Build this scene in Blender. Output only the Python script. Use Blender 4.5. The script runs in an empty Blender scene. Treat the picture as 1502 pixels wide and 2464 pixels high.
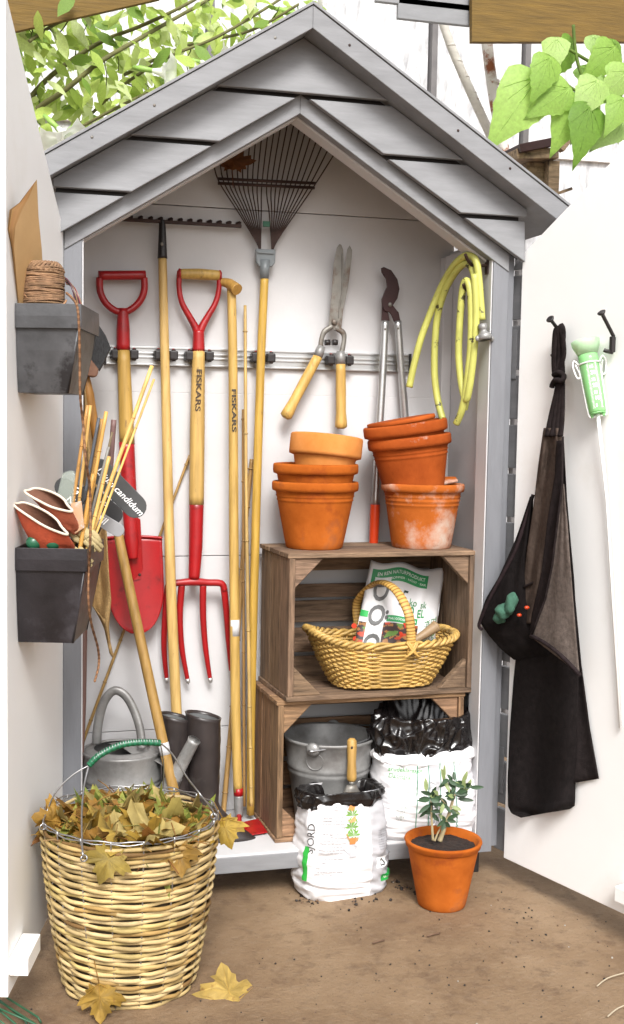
import bpy, bmesh, math, random
from mathutils import Vector as V, Matrix, noise
random.seed(7)
S = bpy.context.scene
COL = S.collection
rad = math.radians
# ------------------------------------------------------------------ camera
CAM = V((-.27487, -3.14373, 1.31437)); YAW, PITCH, ROLL = .258534, -.080368, .015002
FP, PX, PY = 2871.52, 647.336, 1248.064            # focal length and principal point on a 1502 x 2464 sheet
fw = V((math.sin(YAW)*math.cos(PITCH), math.cos(YAW)*math.cos(PITCH), math.sin(PITCH)))
r0 = V((math.cos(YAW), -math.sin(YAW), 0)); u0 = r0.cross(fw)
rt = math.cos(ROLL)*r0 + math.sin(ROLL)*u0; up = -math.sin(ROLL)*r0 + math.cos(ROLL)*u0
cd = bpy.data.cameras.new('camera'); cam = bpy.data.objects.new('camera', cd); COL.objects.link(cam)
cam.matrix_world = Matrix(((rt.x, up.x, -fw.x, CAM.x), (rt.y, up.y, -fw.y, CAM.y), (rt.z, up.z, -fw.z, CAM.z), (0, 0, 0, 1)))
cd.sensor_fit = 'VERTICAL'; cd.sensor_height = 36; cd.lens = FP/2464*36
cd.shift_x = (751-PX)/2464; cd.shift_y = (PY-1232)/2464; cd.clip_end = 200
S.camera = cam
# ------------------------------------------------------------------ sky, sun, exposure
w = bpy.data.worlds.new('World'); S.world = w; w.use_nodes = True
nt = w.node_tree; bg = nt.nodes['Background']
sky = nt.nodes.new('ShaderNodeTexSky'); sky.sky_type = 'NISHITA'; sky.sun_disc = False
SUN_EL, SUN_AZ = rad(44), rad(188)                 # azimuth clockwise from +Y: from the left, behind the camera
sky.sun_elevation = SUN_EL; sky.sun_rotation = SUN_AZ; sky.air_density = 1; sky.dust_density = 4; sky.ozone_density = 1
hs = nt.nodes.new('ShaderNodeHueSaturation'); hs.inputs['Saturation'].default_value = .22
nt.links.new(sky.outputs[0], hs.inputs['Color']); nt.links.new(hs.outputs[0], bg.inputs['Color'])
bg.inputs['Strength'].default_value = .13
sl = bpy.data.lights.new('sun', 'SUN'); sl.energy = 2.1; sl.angle = rad(20); sl.color = (1, .985, .955)
so = bpy.data.objects.new('sun', sl); COL.objects.link(so)
sd = V((math.sin(SUN_AZ)*math.cos(SUN_EL), math.cos(SUN_AZ)*math.cos(SUN_EL), math.sin(SUN_EL)))
so.rotation_euler = sd.to_track_quat('Z', 'Y').to_euler(); so.location = sd*12
vs = S.view_settings; vs.view_transform = 'Standard'; vs.look = 'None'; vs.gamma = 1; vs.exposure = .84; vs.use_curve_mapping = False
S.render.engine = 'CYCLES'

# ------------------------------------------------------------------ picture sheet -> place
def ray(px, py): return fw + rt*((px-PX)/FP) - up*((py-PY)/FP)
def pl(px, py, o, n):
    d = ray(px, py); return CAM + d*((V(o)-CAM).dot(n)/d.dot(n))
def py_(px, py, y): return pl(px, py, (0, y, 0), V((0, 1, 0)))
def pz_(px, py, z): return pl(px, py, (0, 0, z), V((0, 0, 1)))
def mm(p): return (V(p)-CAM).dot(fw)/FP            # metres per sheet unit at a point

# ------------------------------------------------------------------ mesh building
class MB:
    def __init__(s): s.v = []; s.f = []; s.c = []; s.s = []
    def add(s, vs, fs, col=(1, 1, 1), sm=False):
        o = len(s.v); s.v += [V(a) for a in vs]
        for f in fs: s.f.append([o+i for i in f]); s.c.append(col); s.s.append(sm)
        return s
    def hexa(s, p, col=(1, 1, 1)):                 # 8 corners: bottom loop then top loop
        return s.add(p, [(3, 2, 1, 0), (4, 5, 6, 7), (0, 1, 5, 4), (1, 2, 6, 5), (2, 3, 7, 6), (3, 0, 4, 7)], col)
    def box(s, a, b, col=(1, 1, 1), M=None):
        x0, y0, z0 = a; x1, y1, z1 = b
        p = [V(q) for q in ((x0, y0, z0), (x1, y0, z0), (x1, y1, z0), (x0, y1, z0), (x0, y0, z1), (x1, y0, z1), (x1, y1, z1), (x0, y1, z1))]
        if M: p = [M @ q for q in p]
        return s.hexa(p, col)
    def prism(s, poly, M, t, col=(1, 1, 1)):       # 2D polygon (counter-clockwise) in M's xy plane, from z=0 to z=t
        n = len(poly); p = [M @ V((a, b, 0)) for a, b in poly]+[M @ V((a, b, t)) for a, b in poly]
        fs = [tuple(reversed(range(n))), tuple(range(n, 2*n))]+[(i, (i+1) % n, n+(i+1) % n, n+i) for i in range(n)]
        return s.add(p, fs, col)
    def tube(s, pts, r, n=8, flat=1, caps=True, col=(1, 1, 1), upv=None, closed=False, colf=None):
        pts = [V(p) for p in pts]; m = len(pts); rings = []; prev = None
        for i, p in enumerate(pts):
            if closed: t = pts[(i+1) % m]-pts[i-1]
            else: t = (pts[min(i+1, m-1)]-pts[max(i-1, 0)])
            t.normalize()
            if upv is not None: a = V(upv)-t*V(upv).dot(t)
            elif prev is None: a = (V((0, 0, 1)) if abs(t.z) < .9 else V((1, 0, 0))); a = a-t*a.dot(t)
            else: a = prev-t*prev.dot(t)
            if a.length < 1e-6: a = V((1, 0, 0))-t*t.x
            a.normalize(); b = t.cross(a); prev = a
            ri = r[i] if isinstance(r, (list, tuple)) else r
            rings.append([p+a*(ri*math.cos(2*math.pi*k/n))+b*(ri*flat*math.sin(2*math.pi*k/n)) for k in range(n)])
        o = len(s.v)
        for R in rings: s.v += R
        for i in range(m if closed else m-1):
            j = (i+1) % m; cc = colf(i) if colf else col
            for k in range(n):
                s.f.append([o+i*n+k, o+i*n+(k+1) % n, o+j*n+(k+1) % n, o+j*n+k]); s.c.append(cc); s.s.append(True)
        if caps and not closed:
            s.f.append([o+k for k in reversed(range(n))]); s.c.append(colf(0) if colf else col); s.s.append(False)
            s.f.append([o+(m-1)*n+k for k in range(n)]); s.c.append(colf(m-2) if colf else col); s.s.append(False)
        return s
    def lathe(s, prof, M, n=40, col=(1, 1, 1), sx=1, wob=0, colf=None):
        o = len(s.v); m = len(prof)
        for i, (r, z) in enumerate(prof):
            for k in range(n):
                a = 2*math.pi*k/n; rr = r*(1+wob*noise.noise(V((math.cos(a)*2, math.sin(a)*2, z*14+o))))
                s.v.append(M @ V((rr*math.cos(a)*sx, rr*math.sin(a), z)))
        for i in range(m-1):
            cc = colf(i) if colf else col
            for k in range(n):
                s.f.append([o+i*n+k, o+i*n+(k+1) % n, o+(i+1)*n+(k+1) % n, o+(i+1)*n+k]); s.c.append(cc); s.s.append(True)
        return s
    def grid(s, fn, nu, nv, col=(1, 1, 1), closeu=False, sm=True, colf=None):
        o = len(s.v); cu = nu if closeu else nu+1
        for j in range(nv+1):
            for i in range(cu): s.v.append(V(fn(i/nu, j/nv)))
        for j in range(nv):
            for i in range(nu):
                k = (i+1) % cu
                s.f.append([o+j*cu+i, o+j*cu+k, o+(j+1)*cu+k, o+(j+1)*cu+i]); s.c.append(colf((i+.5)/nu, (j+.5)/nv) if colf else col); s.s.append(sm)
        return s
    def ball(s, c, r, n=10, m=6, col=(1, 1, 1), M=None):
        c = V(c); r = V((r, r, r)) if not isinstance(r, (tuple, V)) else V(r); o = len(s.v)
        for j in range(m+1):
            t = math.pi*j/m
            for i in range(n):
                a = 2*math.pi*i/n; q = V((r.x*math.sin(t)*math.cos(a), r.y*math.sin(t)*math.sin(a), -r.z*math.cos(t)))
                s.v.append(c+(M @ q if M else q))
        for j in range(m):
            for i in range(n):
                s.f.append([o+j*n+i, o+j*n+(i+1) % n, o+(j+1)*n+(i+1) % n, o+(j+1)*n+i]); s.c.append(col); s.s.append(True)
        return s
    def weld(s, name, m):                              # mesh with coincident corners joined, so it shades smoothly
        me = s.mesh(name); bm = bmesh.new(); bm.from_mesh(me); bmesh.ops.remove_doubles(bm, verts=bm.verts[:], dist=1e-5); bm.to_mesh(me); bm.free(); me.materials.append(m); return me
    def mesh(s, name, off=V((0, 0, 0))):
        me = bpy.data.meshes.new(name); me.from_pydata([tuple(v-off) for v in s.v], [], s.f)
        at = me.color_attributes.new('col', 'FLOAT_COLOR', 'CORNER')
        buf = []
        for f, c in zip(s.f, s.c): buf += list((c[0], c[1], c[2], 1))*len(f)
        at.data.foreach_set('color', buf); me.polygons.foreach_set('use_smooth', s.s); me.update()
        return me
def link(name, data): o = bpy.data.objects.new(name, data); COL.objects.link(o); return o
def tag(o, label=None, cat=None, group=None, kind=None):
    for k, v in (('label', label), ('category', cat), ('group', group), ('kind', kind)):
        if v: o[k] = v
    return o
def mods(o, bev=0, solid=0, sub=0):
    if solid: m = o.modifiers.new('solid', 'SOLIDIFY'); m.thickness = solid; m.offset = 0
    if sub: m = o.modifiers.new('sub', 'SUBSURF'); m.levels = sub; m.render_levels = sub
    if bev: m = o.modifiers.new('bevel', 'BEVEL'); m.width = bev; m.segments = 2; m.limit_method = 'ANGLE'; m.angle_limit = rad(35)
    return o
def T(name, label, cat, loc=(0, 0, 0), group=None):      # a thing: an empty at its base that parents its parts
    o = link(name, None); o.location = loc; o.empty_display_size = .05
    return tag(o, label, cat, group)
def root(o):
    loc = V(o.location)
    while o.parent: o = o.parent; loc += V(o.location)
    return loc
def P(name, mb, m, parent, bev=0, solid=0, sub=0, label=None, kind=None):
    off = root(parent); o = link(name, mb.mesh(name, off)); o.parent = parent; o.data.materials.append(m)
    if label: o['label'] = label
    if kind: o['kind'] = kind
    return mods(o, bev, solid, sub)
def O(name, mb, m, label=None, cat=None, group=None, kind=None, bev=0, solid=0, sub=0):   # a thing of one mesh
    xs = [v.x for v in mb.v]; ys = [v.y for v in mb.v]; zs = [v.z for v in mb.v]
    b = V(((min(xs)+max(xs))/2, (min(ys)+max(ys))/2, min(zs)))
    o = link(name, mb.mesh(name, b)); o.location = b; o.data.materials.append(m)
    tag(o, label, cat, group, kind); return mods(o, bev, solid, sub)
def axM(o, x, y):                                     # frame with x and y axes given, z their normal
    x = V(x).normalized(); z = x.cross(V(y)).normalized(); y = z.cross(x)
    return Matrix(((x.x, y.x, z.x, o[0]), (x.y, y.y, z.y, o[1]), (x.z, y.z, z.z, o[2]), (0, 0, 0, 1)))
def spl(pts, n=6):                                    # smooth curve through points
    pts = [V(p) for p in pts]; out = []
    for i in range(len(pts)-1):
        p0 = pts[max(i-1, 0)]; p1 = pts[i]; p2 = pts[i+1]; p3 = pts[min(i+2, len(pts)-1)]
        for k in range(n):
            t = k/n; out.append(.5*((2*p1)+(p2-p0)*t+(2*p0-5*p1+4*p2-p3)*t*t+(3*p1-p0-3*p2+p3)*t**3))
    return out+[pts[-1]]
def lerp(a, b, t): return a+(b-a)*t
def ip(tab, x):                                       # piecewise-linear table look-up
    if x <= tab[0][0]: return tab[0][1]
    for (a, p), (b, q) in zip(tab, tab[1:]):
        if x <= b: return lerp(p, q, (x-a)/(b-a))
    return tab[-1][1]
_tc = {}
def text_mesh(s, size, shear=0, bold=0, align='LEFT', space=1):
    cu = bpy.data.curves.new('t', 'FONT'); cu.body = s; cu.size = size; cu.shear = shear; cu.offset = bold; cu.align_x = align; cu.space_character = space; cu.resolution_u = 3
    o = bpy.data.objects.new('t', cu); COL.objects.link(o); dg = bpy.context.evaluated_depsgraph_get(); dg.update()
    me = bpy.data.meshes.new_from_object(o.evaluated_get(dg)); bm = bmesh.new(); bm.from_mesh(me)
    if len(s) < 8 and size > .012: bmesh.ops.subdivide_edges(bm, edges=bm.edges[:], cuts=2, use_grid_fill=True)
    bm.to_mesh(me); bm.free(); vs = [tuple(v.co) for v in me.vertices]; fs = [tuple(p.vertices) for p in me.polygons]
    bpy.data.objects.remove(o); bpy.data.curves.remove(cu); bpy.data.meshes.remove(me)
    return vs, fs
def text(mb, s, size, fn, shear=0, bold=0, align='LEFT', col=(1, 1, 1), space=1):   # lettering laid on a surface fn(x, y)
    vs, fs = text_mesh(s, size, shear, bold, align, space)
    return mb.add([fn(x, y) for x, y, z in vs], fs, col)

# ------------------------------------------------------------------ materials
MT = {}
def mat(name, base, rough=.6, metal=0, var=.12, scale=12, stretch=(1, 1, 1), bump=.15, bscale=90, bstretch=None, wear=None, wscale=9, wth=(.58, .66), attr=False, spec=.5,
        trans=0, hue=None, coat=0, w2=None, k=.8, wst=(1, 1, 1)):
    base = tuple(c*k for c in base); hue = hue and tuple(c*k for c in hue); wear = wear and tuple(c*k for c in wear); w2 = w2 and (tuple(c*k for c in w2[0]), w2[1], w2[2])
    m = bpy.data.materials.new(name); m.use_nodes = True; nt = m.node_tree; N = nt.nodes; L = nt.links
    b = N['Principled BSDF']; out = N['Material Output']
    b.inputs['Roughness'].default_value = rough; b.inputs['Metallic'].default_value = metal; b.inputs['Specular IOR Level'].default_value = spec
    if coat: b.inputs['Coat Weight'].default_value = coat; b.inputs['Coat Roughness'].default_value = .15
    tc = N.new('ShaderNodeTexCoord')
    def noi(sc, st, det=5, rough_=.6):
        mp = N.new('ShaderNodeMapping'); mp.inputs['Scale'].default_value = st; L.new(tc.outputs['Object'], mp.inputs['Vector'])
        n = N.new('ShaderNodeTexNoise'); n.inputs['Scale'].default_value = sc; n.inputs['Detail'].default_value = det; n.inputs['Roughness'].default_value = rough_
        L.new(mp.outputs[0], n.inputs['Vector']); return n
    def ramp(fac, stops):
        r = N.new('ShaderNodeValToRGB'); e = r.color_ramp.elements
        while len(e) < len(stops): e.new(.5)
        for el, (p, c) in zip(e, stops): el.position = p; el.color = (*c, 1)
        L.new(fac, r.inputs[0]); return r.outputs[0]
    def mix(kind, fac, a, c):
        x = N.new('ShaderNodeMix'); x.data_type = 'RGBA'; x.blend_type = kind
        if isinstance(fac, (int, float)): x.inputs[0].default_value = fac
        else: L.new(fac, x.inputs[0])
        for s_, v in ((6, a), (7, c)):
            if isinstance(v, tuple): x.inputs[s_].default_value = (*v, 1)
            else: L.new(v, x.inputs[s_])
        return x.outputs[2]
    n1 = noi(scale, stretch)
    lo = tuple(max(0, c*(1-var)) for c in base); hi = tuple(min(1, c*(1+var)) for c in (hue or base))
    c = ramp(n1.outputs['Fac'], [(.3, lo), (.7, hi)])
    if attr:
        a = N.new('ShaderNodeAttribute'); a.attribute_name = 'col'; c = mix('MULTIPLY', 1, c, a.outputs['Color'])
    for wr, ws, wt in ((wear, wscale, wth),)+((w2,) if w2 else ()):
        if wr is not None:
            n2 = noi(ws, wst, 8, .65); f = ramp(n2.outputs['Fac'], [(wt[0], (0, 0, 0)), (wt[1], (1, 1, 1))])
            c = mix('MIX', f, c, wr)
    L.new(c, b.inputs['Base Color'])
    if bump:
        n3 = noi(bscale, bstretch or stretch, 4); bp = N.new('ShaderNodeBump'); bp.inputs['Strength'].default_value = bump; bp.inputs['Distance'].default_value = .004
        L.new(n3.outputs['Fac'], bp.inputs['Height']); L.new(bp.outputs[0], b.inputs['Normal'])
    n4 = noi(scale*1.7, stretch); rr = N.new('ShaderNodeMapRange'); rr.inputs['To Min'].default_value = max(0, rough-.1); rr.inputs['To Max'].default_value = min(1, rough+.12)
    L.new(n4.outputs['Fac'], rr.inputs['Value']); L.new(rr.outputs[0], b.inputs['Roughness'])
    if trans:
        tr = N.new('ShaderNodeBsdfTranslucent'); L.new(c, tr.inputs['Color']); ms = N.new('ShaderNodeMixShader'); ms.inputs[0].default_value = trans
        L.new(b.outputs[0], ms.inputs[1]); L.new(tr.outputs[0], ms.inputs[2]); L.new(ms.outputs[0], out.inputs['Surface'])
    MT[name] = m; return m
GX, GY, GZ = (1, 9, 9), (9, 1, 9), (9, 9, 1)          # grain along x, y, z
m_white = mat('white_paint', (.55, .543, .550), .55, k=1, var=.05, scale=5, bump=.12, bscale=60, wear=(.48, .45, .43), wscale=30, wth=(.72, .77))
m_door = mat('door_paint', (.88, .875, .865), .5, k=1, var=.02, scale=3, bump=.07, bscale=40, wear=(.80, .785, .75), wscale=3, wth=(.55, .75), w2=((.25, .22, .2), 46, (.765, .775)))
m_grey = mat('grey_paint', (.305, .308, .322), .5, k=.68, var=.14, scale=6, stretch=(1, 1, 5), bump=.16, bscale=16, bstretch=(1, 4, 7), wear=(.22, .215, .21), wscale=40, wth=(.735, .75))
m_greyv = mat('grey_paint_upright', (.255, .262, .286), .5, k=.70, var=.07, scale=7, stretch=(6, 6, 1), bump=.25, bscale=22, bstretch=(9, 9, .7), wear=(.7, .68, .68), wscale=14, wth=(.74, .76))
m_crate = mat('crate_wood', (.150, .092, .054), .8, k=.84, var=.5, scale=9, stretch=(1, 10, 10), bump=.6, bscale=26, hue=(.20, .128, .080), attr=True, wear=(.085, .05, .03), wscale=5, wth=(.6, .72))
m_cratev = mat('crate_wood_upright', (.150, .092, .054), .8, k=.84, var=.5, scale=9, stretch=(10, 10, 1), bump=.6, bscale=26, hue=(.20, .128, .080), attr=True, wear=(.085, .05, .03), wscale=5, wth=(.6, .72))
m_ash = mat('ash_wood', (.56, .345, .082), .5, k=.76, var=.22, scale=8, stretch=(9, 9, .6), bump=.12, hue=(.62, .40, .115), wear=(.20, .115, .04), wscale=46, wth=(.63, .70), wst=(1, 1, .22), attr=True)
m_bamboo = mat('bamboo', (.50, .34, .13), .45, var=.3, scale=10, stretch=(5, 5, .6), bump=.05, wear=(.2, .12, .04), wscale=30, wth=(.66, .74), attr=True)
m_red = mat('red_paint', (.40, .007, .010), .4, var=.18, scale=10, bump=.06, wear=(.12, .008, .008), wscale=16, wth=(.56, .72), coat=.1, attr=True, w2=((.40, .30, .27), 34, (.69, .72)))
m_black = mat('black_steel', (.022, .018, .018), .45, var=.3, scale=20, bump=.15)
m_rust = mat('dark_rusty_steel', (.055, .028, .022), .6, metal=.3, var=.4, scale=30, bump=.2)
m_steel = mat('worn_steel', (.24, .225, .20), .45, metal=.35, var=.25, scale=16, bump=.12, wear=(.13, .075, .045), wscale=18, wth=(.5, .66))
m_alu = mat('aluminium', (.66, .66, .66), .32, metal=.9, var=.06, scale=20, stretch=(.3, 9, 9), bump=.03)
m_zinc = mat('galvanised_zinc', (.40, .395, .385), .42, k=.66, metal=.3, var=.28, scale=14, bump=.08, bscale=120, wear=(.24, .225, .215), wscale=9, wth=(.48, .68))
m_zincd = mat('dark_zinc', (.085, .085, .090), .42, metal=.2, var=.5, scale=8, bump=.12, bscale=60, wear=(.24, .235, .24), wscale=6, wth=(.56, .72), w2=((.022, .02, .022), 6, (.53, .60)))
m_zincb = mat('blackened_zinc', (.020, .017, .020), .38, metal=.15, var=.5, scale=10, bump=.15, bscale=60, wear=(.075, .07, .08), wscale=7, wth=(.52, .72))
m_terra = mat('terracotta', (.45, .100, .008), .85, spec=.15, k=.78, var=.2, scale=7, bump=.15, hue=(.52, .135, .018), wear=(.30, .06, .012), wscale=12, wth=(.54, .7), w2=((.50, .20, .08), 6, (.56, .84)))
m_terrao = mat('weathered_terracotta', (.43, .10, .010), .85, spec=.15, k=.88, var=.2, scale=7, bump=.2, hue=(.50, .135, .025), wear=(.60, .48, .40), wscale=6, wth=(.47, .66), w2=((.24, .055, .015), 9, (.58, .7)))
m_terral = mat('pale_terracotta', (.60, .215, .045), .85, spec=.15, k=.88, var=.1, scale=9, bump=.12, hue=(.64, .26, .075))
m_terrar = mat('red_terracotta', (.37, .066, .008), .85, spec=.15, k=.80, var=.22, scale=7, bump=.2, hue=(.44, .095, .016), wear=(.45, .33, .27), wscale=10, wth=(.64, .72))
m_soil = mat('soil', (.022, .011, .007), .95, var=.6, scale=90, bump=1, bscale=140)
m_plastic = mat('black_plastic_film', (.009, .007, .007), .24, var=.2, scale=20, bump=.12, bscale=20, spec=.6)
m_sack = mat('white_sack', (.70, .688, .70), .45, k=1, var=.04, scale=8, bump=.35, bscale=22, attr=True)
m_print = mat('print', (1, 1, 1), .5, k=1, var=0, bump=0, attr=True)
m_denim = mat('dark_denim', (.0092, .0074, .0074), .95, k=.95, spec=.12, var=.35, scale=60, bump=.4, bscale=260, attr=True)
m_denimi = mat('faded_denim', (.110, .090, .078), .95, spec=.12, k=.9, var=.3, scale=90, bump=.4, bscale=260, attr=True)
m_twine = mat('twine', (.27, .155, .085), .9, var=.35, scale=60, bump=.4, bscale=160, attr=True)
m_jute = mat('jute_cloth', (.44, .28, .115), .95, var=.22, scale=130, bump=.8, bscale=230)
m_paper = mat('brown_paper', (.60, .375, .165), .75, var=.07, scale=7, bump=.12, bscale=16, hue=(.64, .41, .19), attr=True)
m_hose = mat('yellow_hose', (.58, .58, .14), .45, var=.12, scale=20, bump=.1, wear=(.06, .05, .02), wscale=24, wth=(.60, .63), w2=((.06, .05, .02), 60, (.68, .71)))
m_wicker = mat('golden_willow', (.57, .36, .105), .5, var=.25, scale=16, bump=.12, attr=True)
m_reed = mat('pale_reed', (.60, .46, .235), .65, k=.70, spec=.2, var=.34, scale=14, bump=.18, bscale=60, attr=True, wear=(.22, .13, .06), wscale=9, wth=(.7, .74))
m_wire = mat('galvanised_wire', (.50, .50, .51), .35, metal=.9, var=.1, bump=0)
m_leaf = mat('dry_leaf', (1, 1, 1), .7, k=.68, var=.25, scale=26, bump=.4, bscale=60, attr=True, trans=.25, wear=(.28, .13, .03), wscale=20, wth=(.6, .7))
m_green = mat('green_foliage', (1, 1, 1), .5, k=.92, var=.2, scale=22, bump=.2, bscale=50, attr=True, trans=.5)
m_olive = mat('olive_leaf', (1, 1, 1), .5, var=.2, scale=40, bump=.1, attr=True, trans=.2)
m_bark = mat('green_bark', (.15, .14, .055), .8, var=.35, scale=20, bump=.4, attr=True)
m_rubber = mat('rubber', (.036, .028, .027), .38, var=.25, scale=14, bump=.06, wear=(.075, .066, .062), wscale=11, wth=(.6, .72))
m_gen = mat('painted', (1, 1, 1), .5, var=.08, scale=20, bump=.08, attr=True)
m_gloss = mat('plastic', (1, 1, 1), .3, var=.06, scale=20, bump=.03, attr=True)
m_cloth = mat('fabric', (1, 1, 1), .9, var=.15, scale=60, bump=.3, bscale=200, attr=True)

# ================================================================== THE SETTING
W, HE, HA, D, ZS, ZF, G, K = 1.25, 1.793, 2.1836, .379, .0634, .115, -.02, .6247
XC = W/2; ZR = 2.33                                   # ridge of the soffit
def ground_mat():
    m = bpy.data.materials.new('trodden_earth_concrete'); m.use_nodes = True; nt = m.node_tree; N = nt.nodes; L = nt.links; b = N['Principled BSDF']
    tc = N.new('ShaderNodeTexCoord')
    def noi(sc, det, ro=.6, st=(1, 1, 1)):
        mp = N.new('ShaderNodeMapping'); mp.inputs['Scale'].default_value = st; L.new(tc.outputs['Object'], mp.inputs['Vector'])
        n = N.new('ShaderNodeTexNoise'); n.inputs['Scale'].default_value = sc; n.inputs['Detail'].default_value = det; n.inputs['Roughness'].default_value = ro
        L.new(mp.outputs[0], n.inputs['Vector']); return n.outputs['Fac']
    def ramp(f, st):
        r = N.new('ShaderNodeValToRGB'); e = r.color_ramp.elements
        while len(e) < len(st): e.new(.5)
        for el, (p, c) in zip(e, st): el.position = p; el.color = (*c, 1)
        L.new(f, r.inputs[0]); return r.outputs[0]
    def mix(f, a, c, t='MIX'):
        x = N.new('ShaderNodeMix'); x.data_type = 'RGBA'; x.blend_type = t
        if isinstance(f, float): x.inputs[0].default_value = f
        else: L.new(f, x.inputs[0])
        for s_, v in ((6, a), (7, c)):
            if isinstance(v, tuple): x.inputs[s_].default_value = (*v, 1)
            else: L.new(v, x.inputs[s_])
        return x.outputs[2]
    c = ramp(noi(2.2, 8, .62), [(.3, (.125, .072, .036)), (.5, (.205, .130, .070)), (.72, (.285, .195, .115))])
    c = mix(ramp(noi(16, 8, .7), [(.52, (0, 0, 0)), (.76, (1, 1, 1))]), c, (.100, .056, .029))
    c = mix(ramp(noi(38, 6, .7, (1, 1.6, 1)), [(.5, (0, 0, 0)), (.8, (.6, .6, .6))]), c, (.28, .205, .135))
    c = mix(ramp(noi(210, 3), [(.70, (0, 0, 0)), (.76, (1, 1, 1))]), c, (.38, .31, .23))
    c = mix(ramp(noi(170, 3), [(.28, (1, 1, 1)), (.34, (0, 0, 0))]), c, (.045, .025, .018))
    L.new(c, b.inputs['Base Color']); b.inputs['Roughness'].default_value = .85
    bp = N.new('ShaderNodeBump'); bp.inputs['Strength'].default_value = .85; bp.inputs['Distance'].default_value = .007
    L.new(noi(75, 9, .7), bp.inputs['Height']); L.new(bp.outputs[0], b.inputs['Normal'])
    return m
def gz(x, y): return G+.004*noise.noise(V((x*2.1, y*2.1, 3)))+.0016*noise.noise(V((x*11, y*11, 5)))
gm = MB()
def ax(lo, hi, n):                                     # fine near the cabinet, coarse far away
    near = [lo+(hi-lo)*i/n for i in range(n+1)]
    return [-40, -12, -4]+near+[5, 14, 45]
gxs, gys = ax(-1.2, 2.4, 90), ax(-1.9, .5, 70)
nx = len(gxs)
gm.add([(x, y, gz(x, y) if abs(x) < 3 and abs(y) < 3 else G) for y in gys for x in gxs],
       [(j*nx+i, j*nx+i+1, (j+1)*nx+i+1, (j+1)*nx+i) for j in range(len(gys)-1) for i in range(nx-1)], sm=True)
tag(link('ground', gm.mesh('ground')), kind='structure').data.materials.append(ground_mat())

def clip(poly, a, b, c):                               # keep a*x+b*y <= c
    out = []
    for i, p in enumerate(poly):
        q = poly[(i+1) % len(poly)]; dp = a*p[0]+b*p[1]-c; dq = a*q[0]+b*q[1]-c
        if dp <= 0: out.append(p)
        if (dp < 0 < dq) or (dq < 0 < dp):
            t = dp/(dp-dq); out.append((lerp(p[0], q[0], t), lerp(p[1], q[1], t)))
    return out
def XZ(y): return Matrix(((1, 0, 0, 0), (0, 0, -1, y), (0, 1, 0, 0), (0, 0, 0, 1)))   # prism in xz, growing towards the camera
# ------------------------------------------------------------------ the cabinet
cab = T('garden_cabinet', 'tall grey gabled garden tool cabinet with white interior and both doors open', 'cabinet', (XC, .17, G))
def cb(name, a, b, m, bev=.002, col=(1, 1, 1)): return P(name, MB().box(a, b, col), m, cab, bev)
cb('post', (0, 0, ZS), (.048, .05, HE-.012), m_greyv)
cb('post', (W-.048, 0, ZS), (W, .05, HE-.012), m_greyv)
cb('corner_strip', (W+.001, .012, ZS+.012), (W+.022, .05, HE+.02), m_greyv)
cb('corner_strip', (-.022, .012, ZS+.012), (-.001, .05, HE+.02), m_greyv)
cb('jamb', (W-.052, .004, ZF), (W-.0482, .075, HE+.03), m_white, .001)
cb('jamb', (.0482, .004, ZF), (.052, .075, HE+.03), m_white, .001)
cb('sill', (.048, .0, ZS), (W-.048, .03, ZF-.006), m_grey)
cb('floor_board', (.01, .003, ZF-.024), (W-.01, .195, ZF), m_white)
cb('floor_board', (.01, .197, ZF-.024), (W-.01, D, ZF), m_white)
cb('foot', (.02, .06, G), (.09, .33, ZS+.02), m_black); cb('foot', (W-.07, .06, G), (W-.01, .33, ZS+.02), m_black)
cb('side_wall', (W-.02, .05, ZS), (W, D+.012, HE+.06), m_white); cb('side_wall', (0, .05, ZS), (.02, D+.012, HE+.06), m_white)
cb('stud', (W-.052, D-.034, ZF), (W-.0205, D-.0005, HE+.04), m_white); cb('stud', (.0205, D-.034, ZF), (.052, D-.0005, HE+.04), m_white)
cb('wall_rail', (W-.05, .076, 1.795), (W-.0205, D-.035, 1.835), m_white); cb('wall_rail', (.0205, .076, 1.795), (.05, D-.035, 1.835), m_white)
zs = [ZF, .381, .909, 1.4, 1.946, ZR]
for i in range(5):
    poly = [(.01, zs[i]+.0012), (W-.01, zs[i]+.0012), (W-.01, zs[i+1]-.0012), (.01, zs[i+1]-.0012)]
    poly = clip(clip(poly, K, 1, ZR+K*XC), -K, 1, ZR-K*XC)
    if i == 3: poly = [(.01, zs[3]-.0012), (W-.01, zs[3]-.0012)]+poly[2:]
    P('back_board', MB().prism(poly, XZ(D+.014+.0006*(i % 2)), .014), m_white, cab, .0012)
P('light_block_sheet', MB().prism(clip(clip([(0, ZS), (W, ZS), (W, ZR), (0, ZR)], K, 1, ZR+K*XC), -K, 1, ZR-K*XC), XZ(D+.024), .007), m_white, cab)  # unseen sheet added to stop light leaking through the board seams
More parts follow.
